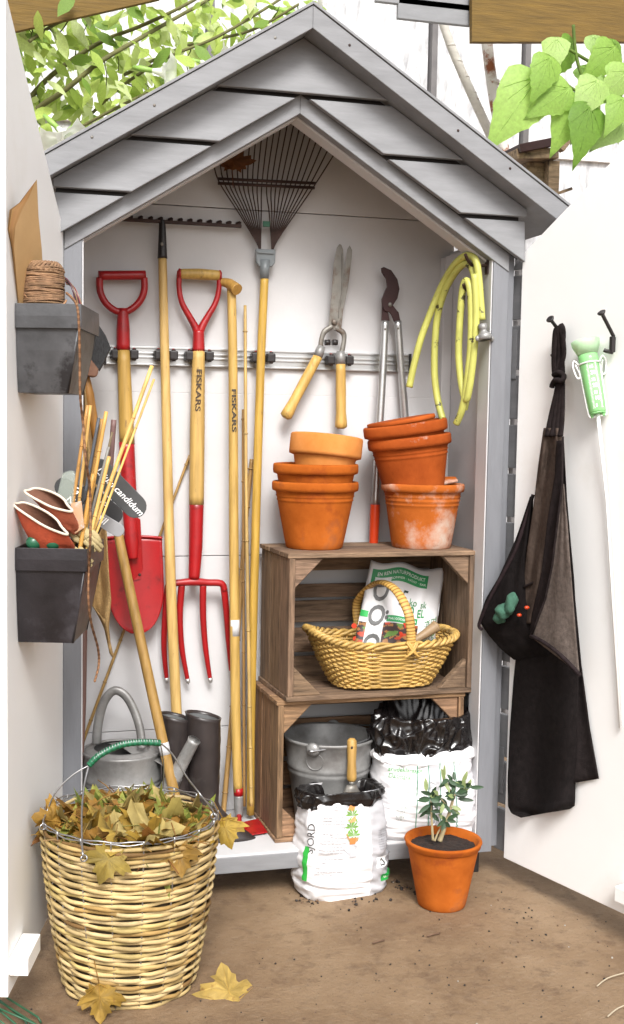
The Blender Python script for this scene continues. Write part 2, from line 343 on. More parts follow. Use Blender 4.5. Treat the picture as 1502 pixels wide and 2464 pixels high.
# gable: trim along the opening, lapped siding, soffit, fascia, roof
for sg in (-1, 1):
    def gx(x): return XC+sg*x
    def gp(name, poly, y, t, m, bev=.002):
        pp = [(gx(a), b) for a, b in poly]
        if sg < 0: pp = pp[::-1]
        return P(name, MB().prism(pp, XZ(y), t), m, cab, bev)
    gp('rafter_trim', [(0, HA-.045), (XC-.002, HA-.045-K*(XC-.002)), (XC-.002, HA+.02-K*XC), (0, HA+.02)], .03, .034, m_grey)
    gp('rafter_lining', [(0, HA-.05), (XC-.05, HA-.05-K*(XC-.05)), (XC-.05, HA-.034-K*(XC-.05)), (0, HA-.034)], .09, .059, m_white)
    for i, (z0, z1) in enumerate(((1.76, 1.897), (1.897, 2.040), (2.040, 2.181))):
        poly = [(0, z0+.002), (XC+.03, z0+.002), (XC+.03, z1-.009), (0, z1-.009)]
        poly = clip(clip(poly, K, 1, ZR-.001), -K, -1, -HA)
        M = XZ(-.008); mb = MB(); pp = [(gx(a), b) for a, b in poly]
        if sg < 0: pp = pp[::-1]
        mb.prism(pp, M, .02)
        for v in mb.v:                                 # bottom of each board stands proud
            v.y -= .012*(1-(v.z-z0)/(z1-z0))
        P('siding_board', mb, m_grey, cab, .0025)
    gp('sheathing', [(0, HA+.004), (XC+.02, HA+.004-K*(XC+.02)), (XC+.02, ZR-.003-K*(XC+.02)), (0, ZR-.003)], -.0045, .003, m_black, 0)  # backing coloured black to stand in for shadow in the siding gaps
    ex = .745
    n = V((sg*K, 0, 1)).normalized()
    mb = MB(); z0, z1 = ZR+.001, ZR+.05
    pp = [(gx(0), z0), (gx(ex), z0-K*ex), (gx(ex), z1-K*ex), (gx(0), z1)]
    P('roof_panel', MB().prism(pp if sg > 0 else pp[::-1], XZ(D+.07), D+.07+.0885), m_grey, cab, .002)
    pp = [(gx(0), ZR-.002), (gx(ex+.004), ZR-.002-K*(ex+.004)), (gx(ex+.004), ZR+.056-K*(ex+.004)), (gx(0), ZR+.056)]
    P('fascia_board', MB().prism(pp if sg > 0 else pp[::-1], XZ(-.089), .021), m_grey, cab, .002)
    pp = [(gx(0), ZR+.0575), (gx(ex+.012), ZR+.0575-K*(ex+.012)), (gx(ex+.012), ZR+.0655-K*(ex+.012)), (gx(0), ZR+.0655)]
    P('roof_felt', MB().prism(pp if sg > 0 else pp[::-1], XZ(D+.08), D+.08+.114), m_grey, cab, .001)
pp = [(XC-.45, 2.1815+.0), (XC+.45, 2.1815), (XC+.45, 2.4), (XC-.45, 2.4)]
pp = clip(clip(pp, K, 1, ZR-.001+K*XC), -K, 1, ZR-.001-K*XC); pp = [(a, b+.002) if b < 2.19 else (a, b) for a, b in pp]
mb = MB().prism(pp, XZ(-.008), .02)
for v in mb.v: v.y -= .012*(1-(v.z-2.181)/.143)
P('siding_board', mb, m_grey, cab, .0025)
random.seed(2)
for sg in (-1, 1):                                     # nail heads on the fascia and the boards
    for x, dz, y in [(.1+.155*i, ZR+.027+.008*(i % 2), -.1105) for i in (0, 2, 3)]+[(.14, 2.26-.002, -.022), (.30, 2.09, -.026), (.45, 1.98, -.026), (.58, 1.88, -.026), (.40, 2.12, -.020), (.2, 2.10-.0, -.026)]:
        z = dz-K*x if y < -.1 else dz
        if y > -.1 and not (HA-K*x+.01 < z < ZR-K*x-.012): continue
        P('nail_head', MB().ball((XC+sg*x, y, z), (.0038, .0014, .0038), 8, 5), m_rust if sg > 0 else m_steel, cab)
# ------------------------------------------------------------------ the doors
a = rad(106); LD0, LDd, LDn = V((0, 0, 0)), V((math.cos(a), -math.sin(a), 0)), V((math.sin(a), math.cos(a), 0))
RD0, RDd, RDn = V((1.28, -.02, 0)), V((-math.cos(a), -math.sin(a), 0)), V((-math.sin(a), math.cos(a), 0))
def LD(s, w_, z): return LD0+LDd*s+LDn*w_+V((0, 0, z))
def RD(s, w_, z): return RD0+RDd*s+RDn*w_+V((0, 0, z))
def LDw(px, py, w_): return pl(px, py, LD0+LDn*w_, LDn)
def LDs(px, py, s): return pl(px, py, LD0+LDd*s, LDd)
def RDw(px, py, w_): return pl(px, py, RD0+RDn*w_, RDn)
def door(label, DF, zb, L_, side):
    d = T('door', label, 'door', DF(.3, 0, zb), 'cabinet doors swung open')
    def sheet(name, poly, w0, w1, m, bev=.0015, par=None):
        o = DF(0, w0, 0); x = DF(1, w0, 0)-o; n = len(poly); mb = MB()
        q0 = [DF(s, w0, z) for s, z in poly]; q1 = [DF(s, w1, z) for s, z in poly]
        fs = [tuple(range(n)), tuple(range(2*n-1, n-1, -1))]+[(i, n+i, n+(i+1) % n, (i+1) % n) for i in range(n)]
        if side > 0: fs = [tuple(reversed(f)) for f in fs]
        mb.add(q0+q1, fs); return P(name, mb, m, par or d, bev)
    top = HE+.005
    sheet('panel', [(0, zb), (L_, zb), (L_, top+K*L_), (0, top)], 0, -.018, m_door)
    z = 1.897-.142*13
    while z < 2.3:
        poly = clip([(-.066, max(z+.006, zb+.006)), (L_, max(z+.006, zb+.006)), (L_, z+.131), (-.066, z+.131)], -K, 1, top+.01)
        if len(poly) > 2 and z+.131 > zb+.02: sheet('siding_board', poly, -.0195, -.038, m_grey, .002)
        z += .142
    for zz in (.30, 1.52) if side > 0 else ():
        h = sheet('hinge_plate', [(-.060, zz-.07), (-.030, zz-.07), (-.030, zz+.07), (-.060, zz+.07)], -.016, -.0185, m_grey, .004)
        for k in range(4):
            c = DF(-.045, -.0155, zz-.05+.033*k); mb = MB().lathe([(.0001, .0025), (.0035, .002), (.0045, 0)], axM(c, DF(1, 0, 0)-DF(0, 0, 0), (0, 0, 1) if side < 0 else (0, 0, -1)), 10)
            P('screw', mb, m_steel, h)
    sheet('stop_block', [(L_-.135, zb+.045), (L_-.008, zb+.045), (L_-.008, zb+.085), (L_-.135, zb+.085)], .042, .001, m_door, .002)
    return d
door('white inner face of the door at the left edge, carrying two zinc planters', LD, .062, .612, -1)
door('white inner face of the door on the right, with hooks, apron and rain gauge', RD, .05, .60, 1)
# ------------------------------------------------------------------ behind the cabinet
m_pane = mat('frosted_pane', (.42, .42, .435), .35, k=1, var=.28, scale=9, stretch=(3.5, 1, .8), bump=.9, bscale=45, bstretch=(2, 1, .8), hue=(.60, .60, .61))
m_mull = mat('grey_mullion', (.16, .15, .15), .6, var=.2)
gh = T('greenhouse_wall', 'bright white wall of frosted ribbed glass behind the cabinet', 'greenhouse', (1.5, 1.8, G))
xs = [-3.2, -2.2, -1.2, -.23, .75, 1.73, 2.17, 3.1, 4.1, 5.1]; zz = [G, 1.15, 2.52, 3.5, 4.4]
for i in range(len(xs)-1):
    for j in range(len(zz)-1):
        P('pane', MB().box((xs[i]+.02, 1.80, zz[j]+.012), (xs[i+1]-.02, 1.806, zz[j+1]-.012)), m_pane, gh)
for x in xs: P('mullion', MB().box((x-.013, 1.77, G), (x+.013, 1.83, 4.4)), m_mull if .5 < x < 3 else m_door, gh, .002)
for z in zz[1:]: P('transom', MB().box((-3.2, 1.778, z-.015), (5.1, 1.825, z+.015)), m_door, gh, .002)

# ================================================================== TOOLS ON THE BACK WALL
def yp(pts, y0, y1=None):                              # sheet points on a plane that leans from y0 (first point) to y1 (last)
    n = len(pts); y1 = y0 if y1 is None else y1
    ys = [p[1] for p in pts]; a, b = ys[0], ys[-1]
    return [py_(x, y, lerp(y0, y1, (y-a)/(b-a) if b != a else 0)) for x, y in pts]
def rod(mb, pts, r, n=12, k=6, **kw):
    p = spl(pts, k) if len(pts) > 2 else [lerp(V(pts[0]), V(pts[1]), i/8) for i in range(9)]
    if isinstance(r, (list, tuple)): r = [ip([(i/(len(r)-1), q) for i, q in enumerate(r)], j/(len(p)-1)) for j in range(len(p))]
    return mb.tube(p, r, n, **kw)
def cyl_text(mb, s, top, bot, r, size, col, side=0.0, bold=0, shear=0):   # lettering reading downwards along a round handle
    top, bot = V(top), V(bot); ax_ = (bot-top).normalized(); view = (CAM-top); view = (view-ax_*view.dot(ax_)).normalized(); lat = ax_.cross(view)
    vs, fs = text_mesh(s, size, shear, bold)
    h = max(v[1] for v in vs); L_ = max(v[0] for v in vs); k = (bot-top).length/L_
    def fn(x, y):
        q = (y-h/2)*1.0+side; an = max(-1.4, min(1.4, q/r)); return top+ax_*(x*k)+(view*math.cos(an)-lat*math.sin(an))*(r+.0012)
    mb.add([fn(x, y) for x, y, z in vs], [tuple(f) for f in fs], col)
# --- rail with clips
RZ0, RZ1 = 1.477, 1.532
rail = T('tool_rail', 'long ribbed aluminium rail with black clips across the white back wall', 'tool rail', (.63, D, RZ0))
mb = MB(); mb.box((.155, D-.008, RZ0), (1.098, D-.0012, RZ1))
P('track', mb, m_alu, rail, .001)
for z in (RZ0, RZ0+.021, RZ0+.033, RZ1-.006): P('rib', MB().box((.156, D-.013, z), (1.097, D-.0085, z+.0055)), m_alu, rail, .0008)
for x in (.150, 1.0985): P('end_cap', MB().box((x, D-.016, RZ0-.002), (x+.006, D-.001, RZ1+.002)), m_black, rail, .001)
for px, y in ((277, 852), (322, 853), (381, 854), (417, 855), (455, 856), (503, 857), (614, 860), (651, 861), (795, 866), (839, 867)):
    c = py_(px, y, D-.03); mb = MB().box((c.x-.0125, D-.047, c.z-.014), (c.x+.0125, D-.0135, c.z+.013)); cl = P('clip', mb, m_black, rail, .004)
    P('roller', MB().tube([(c.x, D-.040, c.z-.018), (c.x, D-.040, c.z+.017)], .006, 10), m_rubber, cl)
    P('red_pin', MB().box((c.x-.003, D-.036, c.z+.0175), (c.x+.003, D-.030, c.z+.0195)), m_red, cl)
# --- spade
Yt = D-.04
sp = T('spade', 'red spade with a D shaped grip and wooden shaft, leftmost on the rail', 'spade', py_(325, 1525, .32))
mb = MB(); ring = [(240, 668), (241, 700), (254, 728), (275, 746), (294, 751), (313, 746), (335, 727), (347, 700), (347, 668)]
rod(mb, yp(ring, Yt), .0102, 10); rod(mb, yp([(237, 663), (350, 662)], Yt), .0135, 14); P('grip', mb, m_red, sp)
P('socket', rod(MB(), yp([(296, 742), (297, 842)], Yt), [.0150, .0195, .0200], 16), m_red, sp)
shaft = yp([(297, 842), (306, 1068)], Yt, D-.048); P('shaft', rod(MB(), shaft, [.0185, .0205, .0225], 16, col=(.88, .84, .72)), m_ash, sp)
P('strapped_socket', rod(MB(), yp([(305, 1064), (311, 1190), (317, 1300), (321, 1345)], D-.05, D-.075), [.0228, .0222, .0205, .013], 16, flat=.8), m_red, sp)
def blade(u, v):                                       # u across, v down
    hw = 68*(1 if v < .45 else math.sqrt(max(0, 1-((v-.45)/.56)**2.3)))+.01
    x = lerp(322, 330, v)+hw*(2*u-1)*(1+.02*v); y = 1292+232*v+4*(2*u-1)**2*(1-v)
    return py_(x, y, D-.060+.018*(1-(2*u-1)**2)*(1-.4*v)-.012*v)
P('blade', MB().grid(blade, 22, 22), m_red, sp, solid=.0025)
P('tread', rod(MB(), [blade(i/10, 0)+V((0, -.004, .002)) for i in range(11)], .0042, 8, k=2), m_red, sp)
st = [(309, 1230), (338, 1250), (341, 1370), (334, 1392), (318, 1396), (306, 1378)]
mb = MB(); c0 = V((0, -.024, 0)); pts = [blade((x-254)/136, (y-1292)/232)+V((0, -.0045, 0)) if y > 1292 else py_(x, y, D-.079) for x, y in st]
mb.add(pts, [tuple(reversed(range(len(pts))))]); P('strap', mb, m_red, sp, solid=.003)
for x, y in ((322, 1282), (330, 1356), (332, 1382)):
    P('rivet', MB().ball(blade((x-254)/136, max(0, (y-1292)/232))+V((0, -.016 if y < 1300 else -.008, 0)), (.0045, .003, .0045)), m_rust, sp)
# --- level rake
rk = T('garden_rake', 'iron level rake with its toothed bar up and a pale yellow wooden handle', 'rake', py_(428, 1745, .26))
P('handle', rod(MB(), yp([(391, 615), (397, 860), (411, 1400), (428, 1780), (433, 1945)], D-.035, .25), [.0125, .0135, .0155, .0158, .0158], 14, col=(1.15, 1.18, 1.5)), m_ash, rk)
mb = MB(); rod(mb, yp([(390, 529), (391, 560), (391, 622)], D-.035), [.008, .011, .0145], 14); P('socket', mb, m_black, rk)
P('rivet', MB().ball(py_(390, 587, D-.052), (.005, .002, .006)), m_steel, rk)
A, B = py_(262, 524, D-.035), py_(581, 529, D-.035)
P('head_bar', MB().box((A.x, A.y-.006, A.z-.007), (B.x, A.y+.006, A.z+.002)), m_rust, rk, .001)
for i in range(14):
    x = lerp(A.x+.006, B.x-.006, i/13); p = V((x, A.y, A.z)); P('tooth', MB().tube([p+V((0, 0, 0)), p+V((0, -.003, .006)), p+V((0, .03, .010)), p+V((0, .034, .0))], [.0065, .006, .0055, .003], 6), m_rust, rk)
# --- fork
fk = T('digging_fork', 'digging fork with red tines and a pale wooden T grip held by red arms', 'garden fork', py_(470, 1640, .3))
P('grip', rod(MB(), yp([(434, 659), (480, 660), (527, 663)], Yt), [.0145, .0165, .0148], 16, col=(.92, .9, .82)), m_ash, fk)
for pts in ([(433, 652), (431, 690), (438, 728), (458, 765), (472, 792), (477, 815)], [(528, 655), (527, 695), (518, 730), (498, 765), (484, 792), (479, 815)]):
    P('arm', rod(MB(), yp(pts, Yt), [.0085, .0078, .0085, .010, .012, .012], 10), m_red, fk)
for x, y in ((432, 659), (529, 663)): P('bolt_cap', MB().ball(py_(x, y, Yt), (.006, .0165, .0165)), m_red, fk)
P('socket', rod(MB(), yp([(478, 795), (478, 845)], Yt), [.0165, .0190], 14), m_red, fk)
sh = yp([(478, 843), (475, 1030), (473, 1214)], Yt, D-.05); P('shaft', rod(MB(), sh, [.0185, .0225, .0225], 16, col=(.98, .98, 1.1)), m_ash, fk)
P('ferrule', rod(MB(), yp([(473, 1210), (471, 1320), (467, 1392)], D-.05, D-.058), [.0222, .0205, .0165], 16), m_red, fk)
P('neck', rod(MB(), yp([(467, 1385), (470, 1405)], D-.058), [.012, .010], 10), m_red, fk)
P('crossbar', rod(MB(), yp([(403, 1424), (408, 1407), (436, 1402), (470, 1400), (500, 1402), (532, 1404), (541, 1420)], D-.06), [.010, .0105, .0105, .0125, .0105, .0105, .010], 10), m_red, fk)
tip = mat('bare_steel_tip', (.62, .60, .58), .4, metal=.7, bump=.05)
for pts in ([(404, 1420), (398, 1480), (395, 1560), (402, 1640)], [(438, 1404), (433, 1480), (438, 1560), (453, 1642)], [(489, 1404), (489, 1480), (495, 1560), (507, 1640)], [(539, 1414), (545, 1470), (550, 1540), (557, 1622)]):
    q = yp(pts, D-.06, D-.035); tn = P('tine', rod(MB(), q[:], [.0108, .0098, .0086, .0060], 8, flat=.6), m_red, fk)
    e = q[-1]; dv = (q[-1]-q[-2]).normalized(); P('point', MB().tube([e-dv*.012, e, e+dv*.006], [.0072, .0062, .001], 8, flat=.6), tip, tn)
mb = MB(); cyl_text(mb, 'FISKARS', py_(478, 888, Yt), py_(474, 990, Yt), .0250, .021, (.05, .028, .012), .003, .0004); P('lettering', mb, m_print, fk)
# --- long handled lawn edger with a knob grip, standing on the floor
foot = pz_(583, 1975, ZF+.01); hy = foot.y; ed = T('lawn_edger', 'long handled edging tool with knob grip, white band and flat red floor blade', 'edging tool', (foot.x, foot.y, ZF))
def ey(y): return lerp(D-.05, hy, (y-690)/(1975-690))
def ep(x, y, dy=0): return py_(x, y, ey(y)+dy)
P('handle', rod(MB(), [ep(557, 692), ep(561, 900), ep(563, 1300), ep(567, 1700), ep(573, 1905)], [.0135, .0138, .0145, .0150, .0140], 14, col=(1.0, 1.0, 1.0)), m_ash, ed)
P('knob_grip', rod(MB(), [ep(531, 678, .012), ep(552, 683), ep(571, 697, -.03)], [.0105, .0155, .0175], 14, col=(.9, .78, .66)), m_ash, ed)
P('white_band', MB().tube([ep(564.8, 1491), ep(565.2, 1530)], .0150, 14), m_white, ed)
P('red_ring', MB().tube([ep(573.6, 1896), ep(574, 1914)], .0148, 14), m_red, ed)
P('ferrule', rod(MB(), [ep(574, 1912), ep(575, 1965)], [.0145, .0125], 14), m_zinc, ed)
bl = [pz_(x, y, ZF+.006) for x, y in ((556, 1987), (622, 1972), (644, 2004), (575, 2016))]
P('blade', MB().add(bl+[b+V((0, 0, .004)) for b in bl], [(3, 2, 1, 0), (4, 5, 6, 7), (0, 1, 5, 4), (1, 2, 6, 5), (2, 3, 7, 6), (3, 0, 4, 7)]), m_red, ed, .001)
P('blade_neck', rod(MB(), [ep(575, 1960), pz_(578, 1984, ZF+.02), pz_(592, 1990, ZF+.012)], [.008, .007, .006], 8), m_red, ed)
mb = MB(); cyl_text(mb, 'FISKARS', ep(562.5, 936), ep(563.5, 1040), .0152, .0165, (.03, .02, .012), .001, .0004); P('lettering', mb, m_print, ed)
# --- bamboo canes
def cane(label, pts, y0, y1, r, col=(1, 1, 1), nodes=7):
    q = yp(pts, y0, y1); c = T('bamboo_cane', label, 'cane', q[-1] if q[-1].z < q[0].z else q[0], 'bamboo canes leaning in the cabinet')
    path = spl(q, 10); P('stalk', MB().tube(path, [r*(1-.25*i/len(path)) for i in range(len(path))][::-1], 8, col=col), m_bamboo, c)
    for i in range(nodes):
        p = path[int((i+.6+.25*math.sin(i*7))/nodes*(len(path)-1))]; j = min(len(path)-2, int((i+.6)/nodes*(len(path)-1))); t = (path[j+1]-path[j]).normalized()
        P('node', MB().tube([p-t*.003, p-t*.001, p+t*.001, p+t*.003], [r*.9, r*1.18, r*1.18, r*.9], 8, col=tuple(.8*k for k in col)), m_bamboo, c)
cane('thin straight bamboo cane with the highest tip, between the edging tool and the leaf rake', [(590, 735), (593, 1200), (601, 1700), (605, 1940)], D-.03, .22, .0062, (1.1, 1.08, 1))
cane('thick brownish bamboo cane crossing behind the edging tool to the floor at the left', [(606, 1105), (588, 1300), (560, 1700), (537, 1962)], D-.02, .30, .0085, (.82, .72, .66))
cane('short dark bamboo cane tip just left of the highest cane', [(585, 985), (586, 1400), (588, 1940)], D-.018, .27, .0048, (.75, .62, .5))
cane('thin bamboo cane slanting behind the spade and the forks from right to left', [(457, 1095), (390, 1275), (290, 1540), (206, 1768), (180, 1840)], D-.012, D-.012, .0052, (.8, .72, .6), 9)
# --- wooden pole leaning in front of the spade blade
q = yp([(283, 1275), (300, 1360), (360, 1640), (430, 1955)], D-.12, .095)
po = T('wooden_pole', 'round worn wooden pole slanting in front of the red spade blade', 'pole', q[-1])
P('stick', rod(MB(), q, [.0135, .0145, .015, .015], 14, col=(.72, .66, .66)), m_ash, po); P('painted_collar', MB().tube([lerp(q[2], q[3], .47), lerp(q[2], q[3], .56)], .0156, 14), m_white, po)
# --- leaf rake
lr = T('leaf_rake', 'fan shaped leaf rake with thin rusty tines and a yellow handle', 'leaf rake', py_(606, 1900, .27))
yl = D-.04
P('handle', rod(MB(), yp([(637, 665), (628, 870), (616, 1250), (605, 1700), (603, 1960)], yl, .28), [.0125, .0128, .0132, .0128, .012], 14, col=(1.02, .98, .62)), m_ash, lr)
so_ = mat('grey_plastic', (.20, .22, .23), .4, var=.1, bump=.05)
mb = MB().tube(yp([(638, 625), (636, 671)], yl), [.0165, .0135], 14); sk = P('socket', mb, so_, lr)
q = [py_(x, y, yl-.004) for x, y in ((616, 598), (664, 600), (663, 632), (655, 642), (624, 641), (617, 630))]
mb = MB().add(q+[p+V((0, .014, 0)) for p in q], [(5, 4, 3, 2, 1, 0), (6, 7, 8, 9, 10, 11)]+[(i, (i+1) % 6, 6+(i+1) % 6, 6+i) for i in range(6)]); P('clamp', mb, so_, lr, .003)
P('clamp_rib', MB().box((q[0].x+.004, yl-.009, q[0].z-.014), (q[0].x+.054, yl-.005, q[0].z-.008)), so_, lr, .001)
P('green_tie', MB().box(tuple(py_(633, 545, yl)-V((0, .003, 0))), tuple(py_(649, 533, yl)+V((0, .004, 0)))), mat('green_tape', (.02, .13, .07), .5), lr)
NT = 21
for i in range(NT):
    s = i/(NT-1); gpx = (626 if s < .5 else 656)+5*(s-.25 if s < .5 else s-.75)
    bx, by = 527+230*s, 437+9*s; txp, typ = 511+311*s, 383-245*s*(1-s)*1.55-40*s
    dy = -.03 if i % 2 else -.026
    pts = [py_(gpx, 600, yl+.003), py_(gpx+(bx-gpx)*.12, 575, yl+.003), py_(lerp(gpx, bx, .55), lerp(592, by, .55), yl), py_(bx, by, yl-.004), py_(lerp(bx, txp, .82), lerp(by, typ, .82), yl-.012), py_(txp, typ, yl-.016)]
    e = pts[-1]; P('tine', MB().tube(spl(pts, 4)+[e+V((.004, -.012, .006)), e+V((.006, -.022, -.004))], .0021, 5), m_rust, lr)
P('spreader_bar', MB().tube([py_(524, 430, yl-.010), py_(760, 441, yl-.010)], .0045, 8), m_rust, lr)
P('spreader_bar', MB().tube([py_(525, 441, yl-.010), py_(757, 452, yl-.010)], .0045, 8), m_rust, lr)
# --- hedge shears
ys_ = D-.055
he = T('hedge_shears', 'old steel hedge shears with two pale wooden handles hanging blades up', 'shears', py_(760, 1030, ys_))
def plate(name, poly, y, t, m, par, bev=.0012):
    q = [py_(a, b, y) for a, b in poly]; n = len(q); mb = MB().add(q+[p+V((0, t, 0)) for p in q], [tuple(range(n)), tuple(range(2*n-1, n-1, -1))]+[(i, n+i, n+(i+1) % n, (i+1) % n) for i in range(n)])
    return P(name, mb, m, par, bev)
plate('blade', [(842, 590), (836, 600), (826, 680), (806, 752), (797, 775), (808, 796), (822, 790), (826, 752), (838, 690), (847, 620), (848, 602)], ys_+.006, .003, m_steel, he)
plate('blade', [(817, 587), (811, 596), (804, 630), (797, 720), (791, 786), (806, 796), (815, 788), (822, 762), (818, 740), (825, 715), (828, 660), (826, 600), (822, 589)], ys_, .003, m_steel, he)
P('bevel_ridge', rod(MB(), [py_(x, y, ys_-.001) for x, y in ((823, 610), (823, 690), (817, 735), (815, 765))], .0015, 6), m_steel, he)
P('pivot_bolt', MB().ball(py_(805, 775, ys_-.003), (.009, .005, .009)), m_steel, he)
P('tang', rod(MB(), [py_(x, y, ys_+.002) for x, y in ((800, 785), (782, 797), (775, 812), (771, 838))], [.008, .009, .0075, .0085], 8, flat=.7), m_steel, he)
P('tang', rod(MB(), [py_(x, y, ys_+.004) for x, y in ((806, 788), (825, 800), (828, 818), (822, 850))], [.008, .009, .0075, .0085], 8, flat=.7), m_steel, he)
for x in (788, 806): P('buffer', MB().tube([py_(x-6, 824, ys_), py_(x+6, 824, ys_)], .0085, 10), m_black, he)
for fa, fb, hb in (((774, 833), (765, 858), (686, 1006)), ((820, 845), (820, 876), (821, 1032))):
    A, B, C_ = (py_(*q, ys_) for q in (fa, fb, hb)); dv = (C_-B).normalized()
    P('ferrule', MB().tube([A, lerp(A, B, .5), B], [.012, .0145, .0148], 14), m_zinc, he)
    pr = [(0, .0145), (.1, .0150), (.4, .0158), (.75, .0155), (.9, .0185), (.97, .0185), (1, .010)]
    P('wooden_handle', MB().tube([lerp(B, C_, t) for t, r in pr], [r for t, r in pr], 14, col=(1.08, 1.05, 1.0)), m_ash, he)
# --- loppers
yo = D-.05
lo = T('loppers', 'long loppers with a dark hooked blade, silver handles and an orange grip', 'loppers', py_(900, 1316, yo))
m_lop = mat('dark_brown_steel', (.045, .018, .018), .4, metal=.4, var=.3, bump=.1)
plate('hook_blade', [(918, 645), (924, 642), (942, 650), (957, 672), (962, 695), (957, 718), (946, 735), (938, 752), (926, 748), (920, 735), (919, 720), (926, 702), (932, 690), (930, 672), (919, 655)], yo-.006, .006, m_lop, lo)
plate('counter_jaw', [(920, 735), (934, 745), (938, 772), (919, 774)], yo, .006, m_lop, lo)
plate('blade_tang', [(928, 738), (946, 735), (960, 752), (964, 773), (949, 774), (942, 758)], yo-.004, .005, m_lop, lo)
P('pivot_bolt', MB().ball(py_(939, 733, yo-.008), (.007, .004, .007)), m_steel, lo)
P('handle', rod(MB(), yp([(927, 772), (922, 880), (912, 1050), (903, 1220)], yo, yo-.01), [.0115, .0115, .0125, .0125], 12), m_alu, lo)
P('handle', rod(MB(), yp([(957, 772), (965, 880), (975, 1010), (984, 1180)], yo, yo+.01), [.0115, .0115, .0125, .0125], 12), m_alu, lo)
for x, y in ((927, 792), (958, 790)): P('rivet', MB().ball(py_(x, y, yo-.0125), (.0035, .002, .0035)), m_steel, lo)
P('orange_grip', rod(MB(), yp([(903, 1214), (902, 1240), (899, 1314)], yo-.01), [.0150, .0155, .0135], 14, col=(.72, .06, .012)), m_gloss, lo)
# --- hose on hooks by the right jamb
def hyv(px): return ip([(980, .25), (1050, .20), (1100, .10), (1130, .05), (1165, .012)], px)
hs_ = T('garden_hose', 'coiled yellow garden hose hanging on hooks at the right jamb', 'hose', py_(1100, 1020, .05))
def hosep(pts, dy=0): return spl([py_(x, y, hyv(x)+dy) for x, y in pts], 6)
r_h = .0105
P('hose_end', MB().tube(hosep([(985, 932), (996, 880), (1013, 815), (1035, 755), (1062, 690), (1090, 642), (1115, 618), (1135, 617), (1148, 636), (1155, 700), (1160, 770)]), r_h, 12), m_hose, hs_)
P('hose_loop', MB().tube(hosep([(1066, 1010), (1053, 960), (1046, 900), (1047, 820), (1055, 750), (1075, 690), (1102, 648), (1122, 634), (1138, 650), (1145, 700), (1144, 780), (1136, 870), (1122, 960), (1117, 985)], .014), r_h, 12), m_hose, hs_)
P('hose_loop', MB().tube(hosep([(1098, 1020), (1112, 985), (1124, 920), (1133, 830), (1134, 740), (1130, 690), (1121, 676), (1113, 700), (1107, 770), (1104, 850), (1110, 920), (1121, 962), (1130, 930), (1140, 850), (1146, 760), (1142, 660)], -.01), r_h, 12), m_hose, hs_)
c = py_(1161, 780, .004); ax_ = V((.12, -.2, -1)).normalized(); M = axM(c, ax_.cross(V((0, 1, 0))), V((0, 1, 0)))
mb = MB().tube([c, c+ax_*.014, c+ax_*.016, c+ax_*.022, c+ax_*.03, c+ax_*.034, c+ax_*.046], [.0125, .0125, .010, .010, .0185, .021, .0205], 16); P('coupling', mb, m_zinc, hs_)
P('coupling_bore', MB().tube([c+ax_*.0455, c+ax_*.0464], .014, 14), m_black, hs_)
for k in (-1, 1): P('lug', MB().ball(c+ax_*.04+V((.022*k, 0, -.002)), (.007, .006, .008)), m_zinc, hs_)
hk = T('wall_hook', 'dark hook under the top bend of the yellow hose', 'hook', py_(1135, 640, .07)); P('prong', rod(MB(), [(1.197, .03, 1.77), py_(1140, 640, .05), py_(1126, 626, .04), py_(1120, 612, .03)], .0045, 8), m_rust, hk); P('base_plate', MB().box((1.193, .02, 1.745), (1.197, .04, 1.795)), m_rust, hk)
hk = T('wall_hook', 'small dark hook holding the inner loop of the yellow hose', 'hook', py_(1135, 690, .07)); P('prong', rod(MB(), [(1.197, .06, 1.685), py_(1128, 700, .07), py_(1120, 697, .06), py_(1115, 684, .05)], .004, 8), m_rust, hk); P('base_plate', MB().box((1.193, .05, 1.665), (1.197, .07, 1.705)), m_rust, hk)

